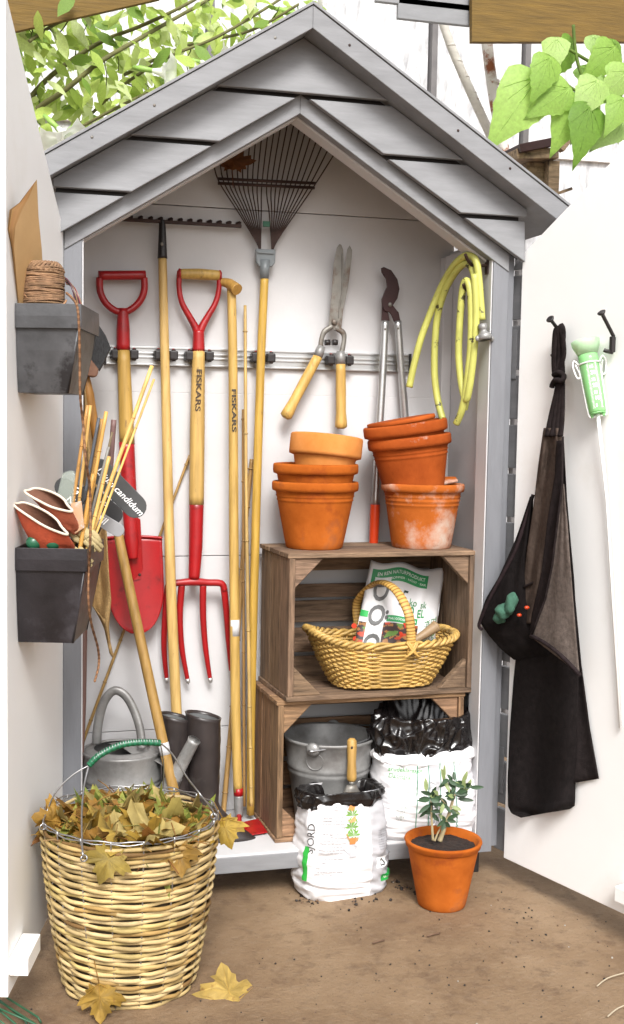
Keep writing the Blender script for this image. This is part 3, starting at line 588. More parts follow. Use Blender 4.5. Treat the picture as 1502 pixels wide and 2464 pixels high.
# ================================================================== CRATES, POTS, BASKET, SACKS
def tint(lo=.8, hi=1.2): k = random.uniform(lo, hi); return (k, k*random.uniform(.96, 1.02), k*random.uniform(.92, 1.02))
def crate(label, x0, x1, y0, y1, z0, z1, rot, warm):
    cx, cy = (x0+x1)/2, (y0+y1)/2; c = T('fruit_crate', label, 'crate', (cx, cy, z0), 'stacked wooden crates')
    R = Matrix.Translation((cx, cy, 0)) @ Matrix.Rotation(rot, 4, 'Z') @ Matrix.Translation((-cx, -cy, 0)); t = .013
    def col(lo=.75, hi=1.25): q = tint(lo, hi); return (q[0]*warm[0], q[1]*warm[1], q[2]*warm[2])
    def bx(name, a, b, m): return P(name, MB().box(a, b, col(), R), m, c, .002)
    dd = y1-y0
    for (a, b) in ((0, .30), (.315, .64), (.655, 1)):
        e = [random.uniform(-.003, .003) for _ in range(4)]
        bx('top_plank', (x0-.006, y0+dd*a, z1-t), (x1+.004, y0+dd*b, z1+e[0]*.3), m_crate); bx('bottom_plank', (x0-.005, y0+dd*a, z0), (x1+.003, y0+dd*b, z0+t+e[1]*.3), m_crate)
        bx('end_plank', (x0+e[2]*.5, y0+dd*a, z0+t+.001), (x0+.016, y0+dd*b, z1-t-.001), m_cratev); bx('end_plank', (x1-.016, y0+dd*a, z0+t+.001), (x1+e[3]*.5, y0+dd*b, z1-t-.001), m_cratev)
    h = z1-z0
    for a, b in ((.03, .17), (.20, .38), (.42, .58), (.60, .70), (.80, .97)) if h > .3 else (): bx('back_slat', (x0+.004, y1-.010, z0+h*a), (x1-.004, y1, z0+h*b), m_crate)
    s = .085
    for (xa, za, sx, sz) in ((x0+.017, z0+t+.001, 1, 1), (x0+.017, z1-t-.001, 1, -1), (x1-.017, z0+t+.001, -1, 1), (x1-.017, z1-t-.001, -1, -1)):
        tri = [(xa, za), (xa+sx*s, za), (xa, za+sz*s)]
        if sx*sz < 0: tri = tri[::-1]
        mb = MB().prism(tri, R @ XZ(y0+.034), .026, col(.9, 1.3)); P('corner_block', mb, m_crate, c, .003)
    return c
crate('grey brown slatted fruit crate on its side, upper of the two, holding a wicker basket', .628, 1.196, .052, .345, .529, .949, rad(1.5), (1, 1, 1))
crate('warm brown fruit crate on its side, lower of the two, holding a zinc bucket', .610, 1.180, .068, .345, .115, .5275, rad(.5), (1.35, 1.25, 1.1))
# ---- terracotta pots
def pot_prof(rb, rr, h, rimh, lip=.008, th=.009, rings=0, fl=.0):
    def rad_(z): return lerp(rb, rr-lip, z/(h-rimh*.4))
    p = [(.001, 0), (rb-.004, 0), (rb, .004)]
    zr = h-rimh; n = 10
    for i in range(1, n+1):
        z = .004+(zr-.004-.0)*i/n; p.append((rad_(z), z))
    for k in range(rings):
        z = zr-.012-.012*k; q = len(p)-1
        ins = [(rad_(z-.003), z-.003), (rad_(z)+.0022, z), (rad_(z+.003), z+.003)]
        p = sorted(p[3:]+ins, key=lambda a: a[1]); p = [(.001, 0), (rb-.004, 0), (rb, .004)]+p
    p += [(rr-lip*.2, zr+.004), (rr, zr+.012), (rr+fl, h-.006), (rr+fl-.002, h-.001), (rr+fl-.006, h), (rr-th, h-.004)]
    for i in range(1, 8):
        z = lerp(h-rimh*.7, th, i/7); p.append((max(.001, min(rad_(z), rr-lip)-th), z))
    p.append((.001, th)); return p
def pot(label, loc, m, rb, rr, h, rimh, tilt=(0, 0), group='terracotta pots on the upper crate', **kw):
    R = Matrix.Translation(loc) @ Matrix.Rotation(tilt[0], 4, 'Y') @ Matrix.Rotation(tilt[1], 4, 'X')
    t = T('flower_pot', label, 'flower pot', loc, group); prof = pot_prof(rb, rr, h, rimh, **kw)
    i = next(k for k, q in enumerate(prof) if q[1] >= h-rimh and q[0] > rb) if rimh else 0
    P('body', MB().lathe(prof[:i+1], R, 56, wob=.004), m, t); P('rim', MB().lathe(prof[i:], R, 56, wob=.004), m, t)
    return R
ZT = .9495
b = pz_(759, 1319, ZT); b.y += .012
pot('large orange pot with a flaked white patch, bottom of the left stack on the crate', b, m_terra, .083, .127, .196, .03, rings=2)
b2 = b+V((.001, .002, .058)); pot('orange pot nested in the middle of the left stack', b2, m_terra, .081, .125, .19, .032)
b3 = b2+V((.022, .004, .130)); pot('small pale new pot tilted on top of the left stack', b3, m_terral, .075, .107, .142, .064, (rad(6), rad(-3)), lip=.006)
c1 = pz_(1016, 1317, ZT); c1.y += .008
pot('lime streaked pot at the bottom of the right stack on the crate', c1, m_terrao, .088, .124, .192, .026, rings=3)
c2 = c1+V((-.010, .0, .102)); Rr = pot('reddish pot leaning to the left, middle of the right stack', c2+V((-.012, 0, .030)), m_terrar, .082, .124, .20, .034, (rad(-7), rad(-1)), rings=2)
c3 = Rr @ V((-.004, 0, .046)); Rr2 = pot('reddish pot nested tilted at the top of the right stack', c3, m_terrar, .082, .1245, .195, .036, (rad(-8.5), rad(-1)))
c4 = Rr2 @ V((-.012, -.004, .1935)); M = Matrix.Translation(c4) @ Matrix.Rotation(rad(-10.5), 4, 'Y') @ Matrix.Rotation(rad(-2), 4, 'X')
O('clay_saucer', MB().lathe([(.001, 0), (.098, 0), (.102, .004), (.101, .014), (.097, .015), (.001, .012)], M, 48, wob=.006), m_terrar, 'brown clay saucer lying tilted on top of the right pot stack', 'saucer')
M = Matrix.Translation(c1+V((.045, .02, .192))) @ Matrix.Rotation(rad(-9), 4, 'Y') @ Matrix.Rotation(rad(8), 4, 'X')
O('clay_shard', MB().prism([(-.07, -.03), (.0, -.05), (.06, -.04), (.072, 0), (.03, .04), (-.05, .03)], M, .008), m_terrao, 'broken whitened clay shard wedged in the lime streaked pot', 'pot shard', bev=.003)
# ---- oval wicker basket in the upper crate
ZB = .5435
bc = pz_(914, 1648, ZB); bc.y = max(bc.y, .155); bc = V((py_(914, 1648, bc.y).x, bc.y, ZB))
wb = T('wicker_basket', 'golden oval willow basket with a wrapped hoop handle, in the upper crate', 'basket', bc)
def wbp(th, v, dr=0):                                  # wall of the basket
    ce, se = math.cos(th), math.sin(th); e = .62
    fx = math.copysign(abs(ce)**e, ce); fy = math.copysign(abs(se)**e, se)
    a_ = lerp(.140, .220, v**.8)+dr; b_ = lerp(.082, .118, v**.85)+dr
    return bc+V((a_*fx, b_*fy, .006+(.128+.026*ce**2*(1.25 if ce < 0 else .7))*v))
NS = 40
for k in range(NS):
    th = 2*math.pi*k/NS; P('stake', MB().tube([wbp(th, v/6) for v in range(7)], .0028, 5, col=(.8, .72, .6)), m_wicker, wb)
rows = 21
for r_ in range(rows):
    v = (r_+.5)/rows; mb = MB(); cs = {}
    pts = []
    for i in range(160):
        th = 2*math.pi*i/160; p = wbp(th, v+.006*noise.noise(V((math.cos(th)*3, math.sin(th)*3, r_*.7))), .0042*math.cos(th*NS/2+math.pi*r_)); pts.append(p)
    def cf(i, r_=r_): k = 1+.35*noise.noise(V((i//9*1.7, r_*3.1, 2))); return (k, k*.98, k*.92)
    P('weaver', mb.tube(pts, .0034, 6, closed=True, colf=cf), m_wicker, wb)
    if r_ in (0, 9, 20): P('weaver', MB().tube([wbp(2*math.pi*i/160, v+.02, .0042*math.cos(2*math.pi*i/160*NS/2+math.pi*(r_+1))) for i in range(160)], .004, 6, closed=True, colf=cf), m_wicker, wb)
P('base_weave', MB().lathe([(.001, 0), (.6, 0), (1, .0)], Matrix.Translation(bc+V((0, 0, .006))) @ Matrix.Diagonal((.13, .075, 1, 1)), 40), m_wicker, wb, solid=.006)
for s_ in range(3):                                    # twisted rim
    pts = [wbp(2*math.pi*i/200, 1.02)+V((math.cos(2*math.pi*i/200)*.008*math.cos(i*.55+s_*2.09), math.sin(2*math.pi*i/200)*.008*math.cos(i*.55+s_*2.09), .007*math.sin(i*.55+s_*2.09))) for i in range(200)]
    P('rim_rope', MB().tube(pts, .0056, 6, closed=True, colf=lambda i: (1+.12*math.sin(i*1.1),)*3), m_wicker, wb)
hp = []; f_ = wbp(-math.pi/2+.09, 1.0); g_ = wbp(math.pi/2+.03, 1.0)
hpts = spl([f_+V((0, -.004, -.02)), f_+V((-.003, -.006, .03)), f_+V((-.012, .0, .10)), lerp(f_, g_, .3)+V((-.006, 0, .158)), lerp(f_, g_, .65)+V((-.006, 0, .165)), g_+V((-.008, .0, .10)), g_+V((-.006, .004, .03)), g_+V((0, .002, -.02))], 22)
P('hoop_handle', MB().tube(hpts, [.0140 if (i % 3) else .0130 for i in range(len(hpts))], 12, flat=.5, upv=(1, -.15, .15), colf=lambda i: (1.15, 1.12, 1.05) if i % 3 else (.6, .48, .34)), m_wicker, wb)
for k in (-1, 1):
    for j in range(2): P('binding', MB().tube(spl([f_+V((k*(.012+j*.006), -.010, .014)), f_+V((0, -.017, -.004-j*.008)), f_+V((-k*(.016+j*.005), -.010, -.030))], 5), .0038, 6, col=(1.05, 1, .9)), m_wicker, wb)
# ---- fertiliser bag leaning in the basket
def fb_pt(u, v, side=1):                               # u 0..1 left-right, v 0..1 bottom-top
    x = lerp(lerp(842, 1038, u), lerp(893, 1070, u), v); y = lerp(lerp(1600, 1606, u), lerp(1347, 1372, u)+5*math.sin(u*11), v)
    bul = max(0, math.sin(math.pi*u))**.6*(.030*(1-v)**.5+.004)
    y_ = .185+.06*v-side*bul-.012*math.sin(u*5.5)*v+.006*noise.noise(V((u*5, v*6, side)))
    if side > 0: y_ -= .006*math.exp(-((u-.68-.1*v)/.03)**2)*v
    return py_(x, y, y_)
fb = T('fertiliser_bag', 'crumpled white and green printed fertiliser bag leaning in the wicker basket', 'bag', fb_pt(.5, 0))
mb = MB(); mb.grid(lambda u, v: fb_pt(u, v, 1), 30, 30, (1, 1, 1)); mb.grid(lambda u, v: fb_pt(1-u, v, -1), 12, 12); P('film', mb, m_sack, fb, solid=.0008)
def fs_(u, v, d=.002): p = fb_pt(u, v); return p+(CAM-p).normalized()*d
def patch(name, par, fn, u0, u1, v0, v1, col, nu=10, nv=4, m=None, d=.0022, arc=0, colf=None):
    return P(name, MB().grid(lambda a, b_: fn(lerp(u0, u1, a), lerp(v0, v1, b_)+arc*4*a*(1-a), d), nu, nv, col, colf=colf), m or m_print, par)
gr = (.03, .26, .09)
patch('green_band', fb, fs_, .05, .80, .80, .93, gr, 20, 4, arc=.02)
def veg(a, b_):
    n_ = noise.noise(V((a*5, b_*6, 9))); m_ = noise.noise(V((a*9+4, b_*9, 2)))
    return (.42, .05, .02) if n_ > .28 else (.12, .22, .05) if n_ < -.25 else (.30, .14, .05) if m_ > .1 else (.05, .03, .03)
patch('vegetable_picture', fb, fs_, .0, .76, .0, .42, (1, 1, 1), 90, 56, colf=veg)
patch('green_stripe', fb, fs_, .35, .74, .43, .49, gr, 10, 2); patch('green_stripe', fb, fs_, .0, .30, .47, .53, (.04, .42, .10), 10, 2)
patch('pale_label', fb, fs_, .10, .32, .06, .86, (.62, .62, .62), 8, 20, d=.0032)
def ft(s, u0, v0, u1, size, col, d=.0042, dv=0, bold=0, arc=0, shear=0):
    def fn(x, y): a = x/.22; return fs_(u0+(u1-u0)*a, v0+dv*a+y/.26+arc*4*a*(1-a), d)
    vs, fs = text_mesh(s, size, shear, bold); k = .22/max(v[0] for v in vs); return MB().add([fn(x*k, y) for x, y, z in vs], fs, col)
for s, u0, v0, u1, sz, col, kw in (('EN REN NATURPRODUKT', .12, .872, .76, .013, (.8, .8, .8), dict(arc=.02)), ('ÅR · SOMMER · HÖST · BAR', .22, .825, .78, .008, (.75, .8, .75), dict(arc=.02)),
        ('E', .46, .60, .57, .055, (.03, .05, .04), dict(shear=.5)), ('ko', .60, .615, .70, .026, (.05, .22, .08), {}), ('sk', .75, .60, .83, .026, (.05, .22, .08), {}), ('GÖ', .55, .525, .68, .030, (.04, .25, .08), dict(bold=.0005)), ('EL', .72, .505, .82, .030, (.04, .25, .08), dict(bold=.0005)),
        ('FULLGÖDSELMEDEL', .37, .45, .73, .008, (.8, .85, .8), {})):
    P('lettering', ft(s, u0, v0, u1, sz, col, **kw), m_print, fb)
for i, (ch, v0) in enumerate((('D', .62), ('Ö', .40), ('G', .12))):
    vs, fs = text_mesh(ch, .07, 0, .002); P('lettering', MB().add([fs_(.115+y/.26*1.05, v0+.2-x/.27, .0048) for x, y, z in vs], fs, (.10, .10, .10)), m_print, fb)
for s, u0, sz in (('kologisk', .86, .022), ('GÖDSEL', .94, .022)):
    vs, fs = text_mesh(s, sz); P('lettering', MB().add([fs_(u0+.0+y*-4.2+.04, .26+x*3.0, .003) for x, y, z in vs], fs, (.05, .22, .08)), m_print, fb)
for x, y, r in ((905, 1410, .009), (975, 1502, .0085), (968, 1524, .008), (860, 1512, .008), (868, 1540, .007)):
    u = (x-868)/180; v = (1600-y)/240
    p = fs_(u, v, .0035); vd = (CAM-p).normalized(); M = axM(p, vd.cross(V((0, 0, 1))), V((0, 0, 1))); P('tomato_picture', MB().prism([(r*math.cos(t*.524), r*math.sin(t*.524)) for t in range(12)], M, .0006, (.55, .04, .01)), m_print, fb)
rt_ = [py_(980, 1553, .14), py_(1000, 1540, .14), py_(1025, 1524, .14), py_(1045, 1510, .14), py_(1055, 1504, .14)]
O('root_vegetable', MB().tube(spl(rt_, 5), [.006+.014*(i/20)**.8 if i < 17 else .019-.004*(i-17) for i in range(21)], 12, col=(.36, .24, .13)), m_gen, 'stubby brown root lying in the wicker basket beside the printed bag', 'root')
# ---- zinc bucket
bk0 = V((0, .185, ZF+.015)); bk0.x = py_(790, 1900, .185).x
bk = T('zinc_bucket', 'galvanised zinc bucket with a wire bail, inside the lower crate', 'bucket', bk0)
hB = .262; MBk = Matrix.Translation(bk0)
def br(z): return lerp(.096, .136, z/hB)
pf = [(.001, .004), (.094, .004), (.097, 0), (.099, .012)]+[(br(z)+e, z) for z, e in ((.03, 0), (.10, 0), (.155, 0), (.160, .003), (.165, 0), (.172, 0), (.177, .003), (.182, 0), (.22, 0), (.252, 0), (.256, .004), (.262, .004), (.264, .0), (.258, -.003))]+[(br(z)-.003, z) for z in (.2, .1, .02)]+[(.001, .012)]
P('pail', MB().lathe(pf, MBk, 56), m_zinc, bk)
ears = []
for px, py2 in ((747, 1804), (800, 1749)):
    an = None
    d = pz_(px, py2, bk0.z+hB-.006)-bk0; an = math.atan2(d.y, d.x); e = bk0+V((math.cos(an)*(br(hB)+.004), math.sin(an)*(br(hB)+.004), hB-.012)); ears.append(e)
    M = axM(e, V((-math.sin(an), math.cos(an), 0)), V((0, 0, 1))); P('ear', MB().lathe([(.001, .012), (.008, .012), (.018, .007), (.021, 0), (.015, -.002)], M, 18), m_zinc, bk)
    e2 = bk0+V((math.cos(an)*(br(hB-.05)+.001), math.sin(an)*(br(hB-.05)+.001), hB-.05)); P('ear_plate', MB().tube([e2+V((-math.sin(an)*.026*math.cos(t*.35), math.cos(an)*.026*math.cos(t*.35), .026*math.sin(t*.35)))+V((math.cos(an), math.sin(an), 0))*(.13*.026*math.sin(t*.35)-.004*math.cos(t*.35)**2) for t in range(18)], .0018, 5, closed=True), m_zinc, bk)
far = bk0+V((.165, -.01, hB+.012)); m1 = lerp(ears[0], far, .5)+V((.02, -.03, -.006)); m2 = lerp(ears[1], far, .5)+V((.03, .02, .0))
P('bail', MB().tube(spl([ears[0]+V((-.012, 0, 0)), ears[0]+V((0, -.016, 0)), m1, far, m2, ears[1]+V((0, .01, 0))], 10), .003, 6), m_wire, bk)
P('wooden_grip', MB().tube([far+V((-.004, -.045, -.004)), far+V((0, -.03, -.001)), far+V((.002, .02, .0)), far+V((.001, .04, -.001))], [.010, .0135, .0135, .010], 12, col=(.75, .66, .6)), m_ash, bk)
# ---- sacks
def sack_fn(c, a_, b_, h, rot, ex=.62, wr=.006, top=.86, seed=0, lean=(0, 0), sag=.1):
    cr, sr = math.cos(rot), math.sin(rot)
    T_ = [0.0]; X_ = []
    for i in range(721):
        t = 2*math.pi*i/720; X_.append((a_*math.copysign(abs(math.cos(t))**ex, math.cos(t)), b_*math.copysign(abs(math.sin(t))**ex, math.sin(t))))
        if i: T_.append(T_[-1]+math.hypot(X_[i][0]-X_[i-1][0], X_[i][1]-X_[i-1][1]))
    tab = [(T_[i]/T_[-1], 2*math.pi*i/720) for i in range(0, 721)]
    import bisect
    ks = [q[0] for q in tab]
    def fn(u, v, d=0):
        u = u % 1.0; i = max(1, min(720, bisect.bisect_left(ks, u))); th = lerp(tab[i-1][1], tab[i][1], (u-ks[i-1])/max(1e-9, ks[i]-ks[i-1])); ce, se = math.cos(th), math.sin(th)
        prof = ip([(0, .93), (.05, 1.0), (.2, 1.03), (.5, 1.0), (.8, .95), (1, top)], v)
        prof *= 1+sag*.0
        x = a_*prof*math.copysign(abs(ce)**ex, ce); y = b_*prof*math.copysign(abs(se)**ex, se)*(1+.12*math.sin(math.pi*v))
        n1 = noise.noise(V((ce*1.6+seed, se*1.6, v*9-.8*ce)))
        n2 = 1-abs(noise.noise(V((ce*1.2+seed*2, se*1.2+3, v*17+1.3*ce))))*2
        n3 = noise.noise(V((ce*5+seed, se*5, v*7)))
        k = d+wr*(n1+.9*n2*(1.5-1.3*v)+.5*n3)
        x += k*ce; y += k*se
        x += lean[0]*v; y += lean[1]*v
        return c+V((x*cr-y*sr, x*sr+y*cr, h*v))
    return fn
def collar(name, par, c, a_, b_, z, drop, rise, rot, seed, m, amp=.02, inner=.08):   # plastic liner folded over the edge
    cr, sr = math.cos(rot), math.sin(rot)
    def fn(u, v):
        th = 2*math.pi*u; ce, se = math.cos(th), math.sin(th)
        k = ip([(0, 1.02), (.25, 1.10), (.45, 1.06), (.6, .96), (.8, .80), (1, .72)], v); zz_ = ip([(0, -drop), (.25, -drop*.45), (.45, rise*.75), (.56, rise), (.7, rise*.45), (1, -inner)], v)
        q = V((ce*1.5+seed, se*1.5, v*.8)); n_ = noise.noise(q); r2 = (1-abs(noise.noise(q*2.3))*2.2)**2*(1 if noise.noise(q*.9+V((5, 1, 2))) > -.1 else .3); n3 = noise.noise(V((ce*7+seed, se*7, v*3.5)))
        kk = 1+amp*(1.5*n_+1.2*r2+.35*n3-.4)/a_; zz_ += amp*(1.2*noise.noise(q+V((9, 3, 1)))+.3*n3)
        x, y = a_*k*kk*math.copysign(abs(ce)**.8, ce), b_*k*kk*math.copysign(abs(se)**.8, se)
        return c+V((x*cr-y*sr, x*sr+y*cr, z+zz_))
    return P(name, MB().grid(fn, 130, 44, closeu=True), m, par, solid=.0008)
def wrap_text(mb, fn, s, u0, v0, du, dv, size, col, d=.0022, bold=0, shear=0, h=.3):   # du: turn per metre, text running +u
    vs, fs = text_mesh(s, size, shear, bold); return mb.add([fn(u0+x*du[0]+y*dv[0], v0+x*du[1]+y*dv[1], d) for x, y, z in vs], fs, col)
# front sack on the ground
b0 = pz_(760, 2172, G); b1 = pz_(936, 2145, G); rot = math.atan2(b1.y-b0.y, b1.x-b0.x); mid = lerp(b0, b1, .46)
fc = V((mid.x-math.sin(rot)*-.075-.018, mid.y+math.cos(rot)*.066, G)); fn1 = sack_fn(fc, .128, .072, .30, rot, .55, .0064, .84, 3, lean=(-.004, .0))
s1 = T('soil_sack', 'white printed potting soil sack with a black liner, standing on the ground with a trowel', 'sack', fc)
def sackcol(u, v):                                     # grey printed side panel right of the seam
    return (.62, .63, .65) if .835 < u or u < .10 else (1, 1, 1)
mb = MB(); mb.grid(lambda u, v: fn1(u, v), 120, 60, closeu=True, colf=sackcol); mb.add([fn1(i/40, 0) for i in range(40)], [tuple(reversed(range(40)))]); P('film', mb, m_sack, s1)
collar('liner', s1, fc+V((-.004, .0, 0)), .120, .070, .296, .034, .004, rot, 5, m_plastic, .008, .06)
P('soil', MB().lathe([(.001, .006), (.6, .004), (1, -.004)], Matrix.Translation(fc+V((0, 0, .262))) @ Matrix.Rotation(rot, 4, 'Z') @ Matrix.Diagonal((.1, .056, 1, 1)), 30, wob=.02), m_soil, s1, solid=.004)
# front (towards the camera) is u = .75; u grows to the right there
DU = (1.45, 0)
mb = MB()
lines = [('Så här planterar du om dina', .625, .90, .0078), ('växter i kruka:', .625, .87, .0078)]
para = ['Börja med att vattna växten', 'ordentligt. Ta upp plantan', 'ur krukan och skaka bort', 'den gamla jorden försiktigt.', '', 'Lägg ett lager lecakulor i', 'botten av den nya krukan och', 'fyll på med jord. Sätt i', 'plantan och fyll runt om med', 'ny jord. Tryck till lätt runt', 'plantan så att den står stadigt.', 'Vattna och ställ växten ljust.', '', 'Låt jorden torka upp mellan', 'vattningarna.', '', 'Tips!', 'Kvarvarande jord kan sparas i', 'påsen. Förvara den torrt.']
for i, s in enumerate(para): lines.append((s, .622-.0015*i, .80-.0295*i, .0070))
for s, u0, v0, sz in lines:
    if s: wrap_text(mb, fn1, s, u0, v0, (1.3, -.25), (0, 3.3), sz, (.15, .14, .16))
P('lettering', mb, m_print, s1)
mb = MB(); wrap_text(mb, fn1, 'SJORD', .583, .46, (.10, 3.35), (-1.3, .0), .030, (.05, .05, .05), bold=.0); P('lettering', mb, m_print, s1)
def sp1(u, v, d): return fn1(u, v, d)
patch('green_tab', s1, sp1, .548, .568, .20, .52, (.03, .36, .05), 4, 10, d=.003); patch('green_tab', s1, sp1, .875, .955, .13, .20, (.02, .32, .06), 8, 4, d=.003)
patch('white_tab', s1, sp1, .850, .955, .27, .37, (.9, .9, .9), 8, 4, d=.0024); patch('grey_tab', s1, sp1, .905, .955, .27, .37, (.35, .35, .37), 6, 4, d=.0032)
mb = MB()
for i in range(9): wrap_text(mb, fn1, 'Innehåll: ljus torv, lera,', .865, .62-.022*i, (1.2, .0), (0, 3.3), .0066, (.2, .2, .22))
wrap_text(mb, fn1, 'Natur', .885, .15, (1.3, 0), (0, 3.3), .011, (.7, .8, .65), d=.004)
for k in range(3):                                     # recycling arrows
    a0 = rad(90+120*k); a1 = rad(210+120*k); R_ = .013
    A_ = (.876+1.2*R_*math.cos(a0), .318+3.3*R_*math.sin(a0)); B_ = (.876+1.2*R_*math.cos(a1), .318+3.3*R_*math.sin(a1))
    q0 = lerp(V(A_), V(B_), .16); q1 = lerp(V(A_), V(B_), .84); nn = V((-(q1-q0).y/3.3, (q1-q0).x/1.2)); nn = V((nn.x*1.2, nn.y*3.3))/max(1e-6, math.hypot(nn.x, nn.y))*.0022
    P('recycling_arrow', MB().add([fn1(*(q0+nn), .004), fn1(*(q1+nn), .004), fn1(*(q1-nn), .004), fn1(*(q0-nn), .004)], [(0, 1, 2, 3)], (.02, .02, .02)), m_print, s1)
P('lettering', mb, m_print, s1)
def icon(polys, u0, v0):
    mb = MB()
    for poly, col in polys: q = [fn1(u0+x*1.35, v0+y*3.3, .0032) for x, y in poly]; mb.add(q, [tuple(range(len(q)))], col)
    P('printed_drawing', mb, m_print, s1)
lf = (.16, .33, .06); tc_ = (.62, .25, .08); skn = (.52, .28, .12)
def sprig(cx, cy): return [([(cx, cy), (cx+.016*math.cos(t)-.003*math.sin(t), cy+.016*math.sin(t)+.003*math.cos(t)), (cx+.024*math.cos(t), cy+.024*math.sin(t)), (cx+.016*math.cos(t)+.003*math.sin(t), cy+.016*math.sin(t)-.003*math.cos(t))], lf) for t in (.1, .7, 1.3, 1.9, 2.5, 3.0, 3.9, 5.4)]
icon([([(-.012, 0), (.010, -.006), (.016, .012), (.006, .016), (.002, .026), (-.002, .012)], tc_)]+sprig(.004, -.018), .745, .86)
icon([([(-.016, .010), (-.004, -.002), (.012, .002), (.016, .016), (.004, .012), (-.004, .006)], skn)]+sprig(.0, -.016), .745, .745)
icon(sprig(.004, .006)+[([(-.008, -.020), (.008, -.020), (.011, 0), (-.011, 0)], tc_), ([(-.022, .012), (-.016, .014), (-.008, -.006), (-.014, -.004)], skn), ([(.010, -.014), (.020, -.008), (.018, .002), (.010, -.004)], skn)], .745, .60)
icon([([(-.010, -.010), (.010, -.010), (.010, .012), (-.010, .012)], (.42, .42, .44)), ([(-.010, -.004), (-.026, .010), (-.024, .012), (-.010, .002)], (.42, .42, .44)), ([(.006, .012), (.014, .010), (.016, .022), (.002, .024), (-.008, .014), (-.006, .013), (.002, .021), (.012, .020)], (.42, .42, .44))], .745, .45)
# trowel in the sack
tw0 = py_(846, 1920, fc.y-.005); tw1 = py_(847, 1776, fc.y+.02)
tw = T('hand_trowel', 'hand trowel with a pale wooden handle stuck upright in the front soil sack', 'trowel', tw0)
pr = [(.27, .009), (.30, .0130), (.36, .0145), (.6, .0125), (.85, .0142), (.96, .0135), (1, .007)]
P('handle', MB().tube([lerp(tw0, tw1, t) for t, r in pr], [r for t, r in pr], 14, col=(.8, .74, .72)), m_ash, tw); P('ferrule', MB().tube([lerp(tw0, tw1, .2), lerp(tw0, tw1, .29)], [.007, .0098], 12), m_steel, tw)
P('hang_hole', MB().ball(lerp(tw0, tw1, .86)+V((-.004, -.0135, 0)), (.0035, .0015, .0045)), m_black, tw)
def trf(u, v): x = lerp(-.026, .026, u)*(1 if v < .75 else 1-.5*(v-.75)/.25); return lerp(tw0, tw1, -.30+.52*v)+V((x, -.008+.010*(2*u-1)**2, 0))
P('blade', MB().grid(trf, 8, 8), m_steel, tw, solid=.002)
# rear sack in the lower crate, with a black plastic bag puffed out of it
rc = V((0, .085, ZF+.002)); rc.x = py_(1012, 2000, .085).x; fn2 = sack_fn(rc, .150, .088, .245, rad(-3), .6, .0055, .93, 11)
s2 = T('soil_sack', 'large white soil sack with a puffed black plastic bag on top, right of the bucket', 'sack', rc)
mb = MB(); mb.grid(lambda u, v: fn2(u, v), 120, 60, closeu=True, colf=lambda u, v: (.70, .71, .73) if .735 < u < .775 else (.93, .93, .95) if u > .835 else (1, 1, 1)); P('film', mb, m_sack, s2)
for u0 in (.69, .733, .777, .835): patch('green_line', s2, lambda u, v, d: fn2(u, v, d), u0, u0+.003, .03, .93, (.05, .22, .13), 1, 40, d=.002)
mb = MB(); wrap_text(mb, fn2, 'arudeklarasjon,', .585, .83, (1.15, -.15), (0, 4.1), .019, (.05, .30, .06), shear=.25); wrap_text(mb, fn2, 'Danmark', .585, .75, (1.15, -.12), (0, 4.1), .019, (.05, .30, .06), shear=.25)
vs_, f2 = text_mesh('KVALITETSJORD', .026, 0, .0008); L_ = max(v[0] for v in vs_); mb.add([fn2(.742+y*.95, .82-x/L_*.78, .0024) for x, y, z in vs_], f2, (.93, .93, .95))
for i, s in enumerate(('INNEHÅLL', 'N 110 g', 'P 60 g', 'K 130 g', 'Ca 20')): wrap_text(mb, fn2, s, .625, .40-.035*i, (.95, 0), (0, 4.1), .0085, (.12, .2, .14))
P('lettering', mb, m_print, s2)
collar('folded_film', s2, rc, .146, .086, .235, .022, .016, 0, 3, m_sack, .008, .04)
def pb(u, v):                                          # puffed black bag: bowl with a fat crumpled collar
    th = 2*math.pi*u; ce, se = math.cos(th), math.sin(th)
    k = ip([(0, .86), (.12, 1.0), (.3, 1.07), (.5, 1.06), (.66, 1.0), (.76, .90), (.9, .72), (1, .62)], v); z = ip([(0, .215), (.12, .232), (.3, .265), (.5, .315), (.66, .345), (.74, .35), (.85, .315), (1, .26)], v)
    q = V((ce*1.6+4, se*1.6, v*1.6)); n_ = noise.noise(q); r2 = (1-abs(noise.noise(q*2.0+V((2, 7, 1))))*2.2)**2; r3 = (1-abs(noise.noise(V((ce*4+1, se*4, v*5))))*2.2)**2*max(0, 1-max(0, v-.55)*3); n4 = noise.noise(V((ce*9, se*9, v*9)))
    dd = .011*(1.5*n_+1.3*r2*(1-.6*max(0, v-.5)*2)+.8*r3+.25*n4-.8); z += .05*max(0, se)*ip([(0, 0), (.4, .3), (.7, 1), (1, .3)], v)
    return rc+V(((.146*k+dd)*ce, (.09*k+dd)*se+.01, z+dd*.7))
P('black_bag', MB().grid(pb, 170, 80, closeu=True), m_plastic, s2, solid=.0008)
# ---- potted olive on the ground
oc = pz_(1065, 2196, G); oc.y += .055; oc.x = py_(1062, 2190, oc.y).x
R = pot('orange pot with a little olive tree, standing on the ground before the cabinet', oc, m_terra, .066, .105, .190, .022, group=None, lip=.004, fl=.003)
pt = [o for o in bpy.data.objects if o.name.startswith('flower_pot') and abs(o.location.x-oc.x) < 1e-4][0]
so1 = MB()
def soilf(u, v): th = 2*math.pi*u; r = .094*v; return oc+V((r*math.cos(th), r*math.sin(th), .168+.010*(1-v)+.004*noise.noise(V((r*math.cos(th)*60, r*math.sin(th)*60, 1)))))
P('soil', so1.grid(soilf, 60, 16, closeu=True), m_soil, pt)
ol = T('olive_tree', 'young olive plant with two thin stems and grey green leaves in the orange pot', 'plant', oc+V((0, 0, .172)))
m_stem = mat('olive_stem', (.42, .34, .19), .8, var=.2, bump=.2)
ob = oc.y
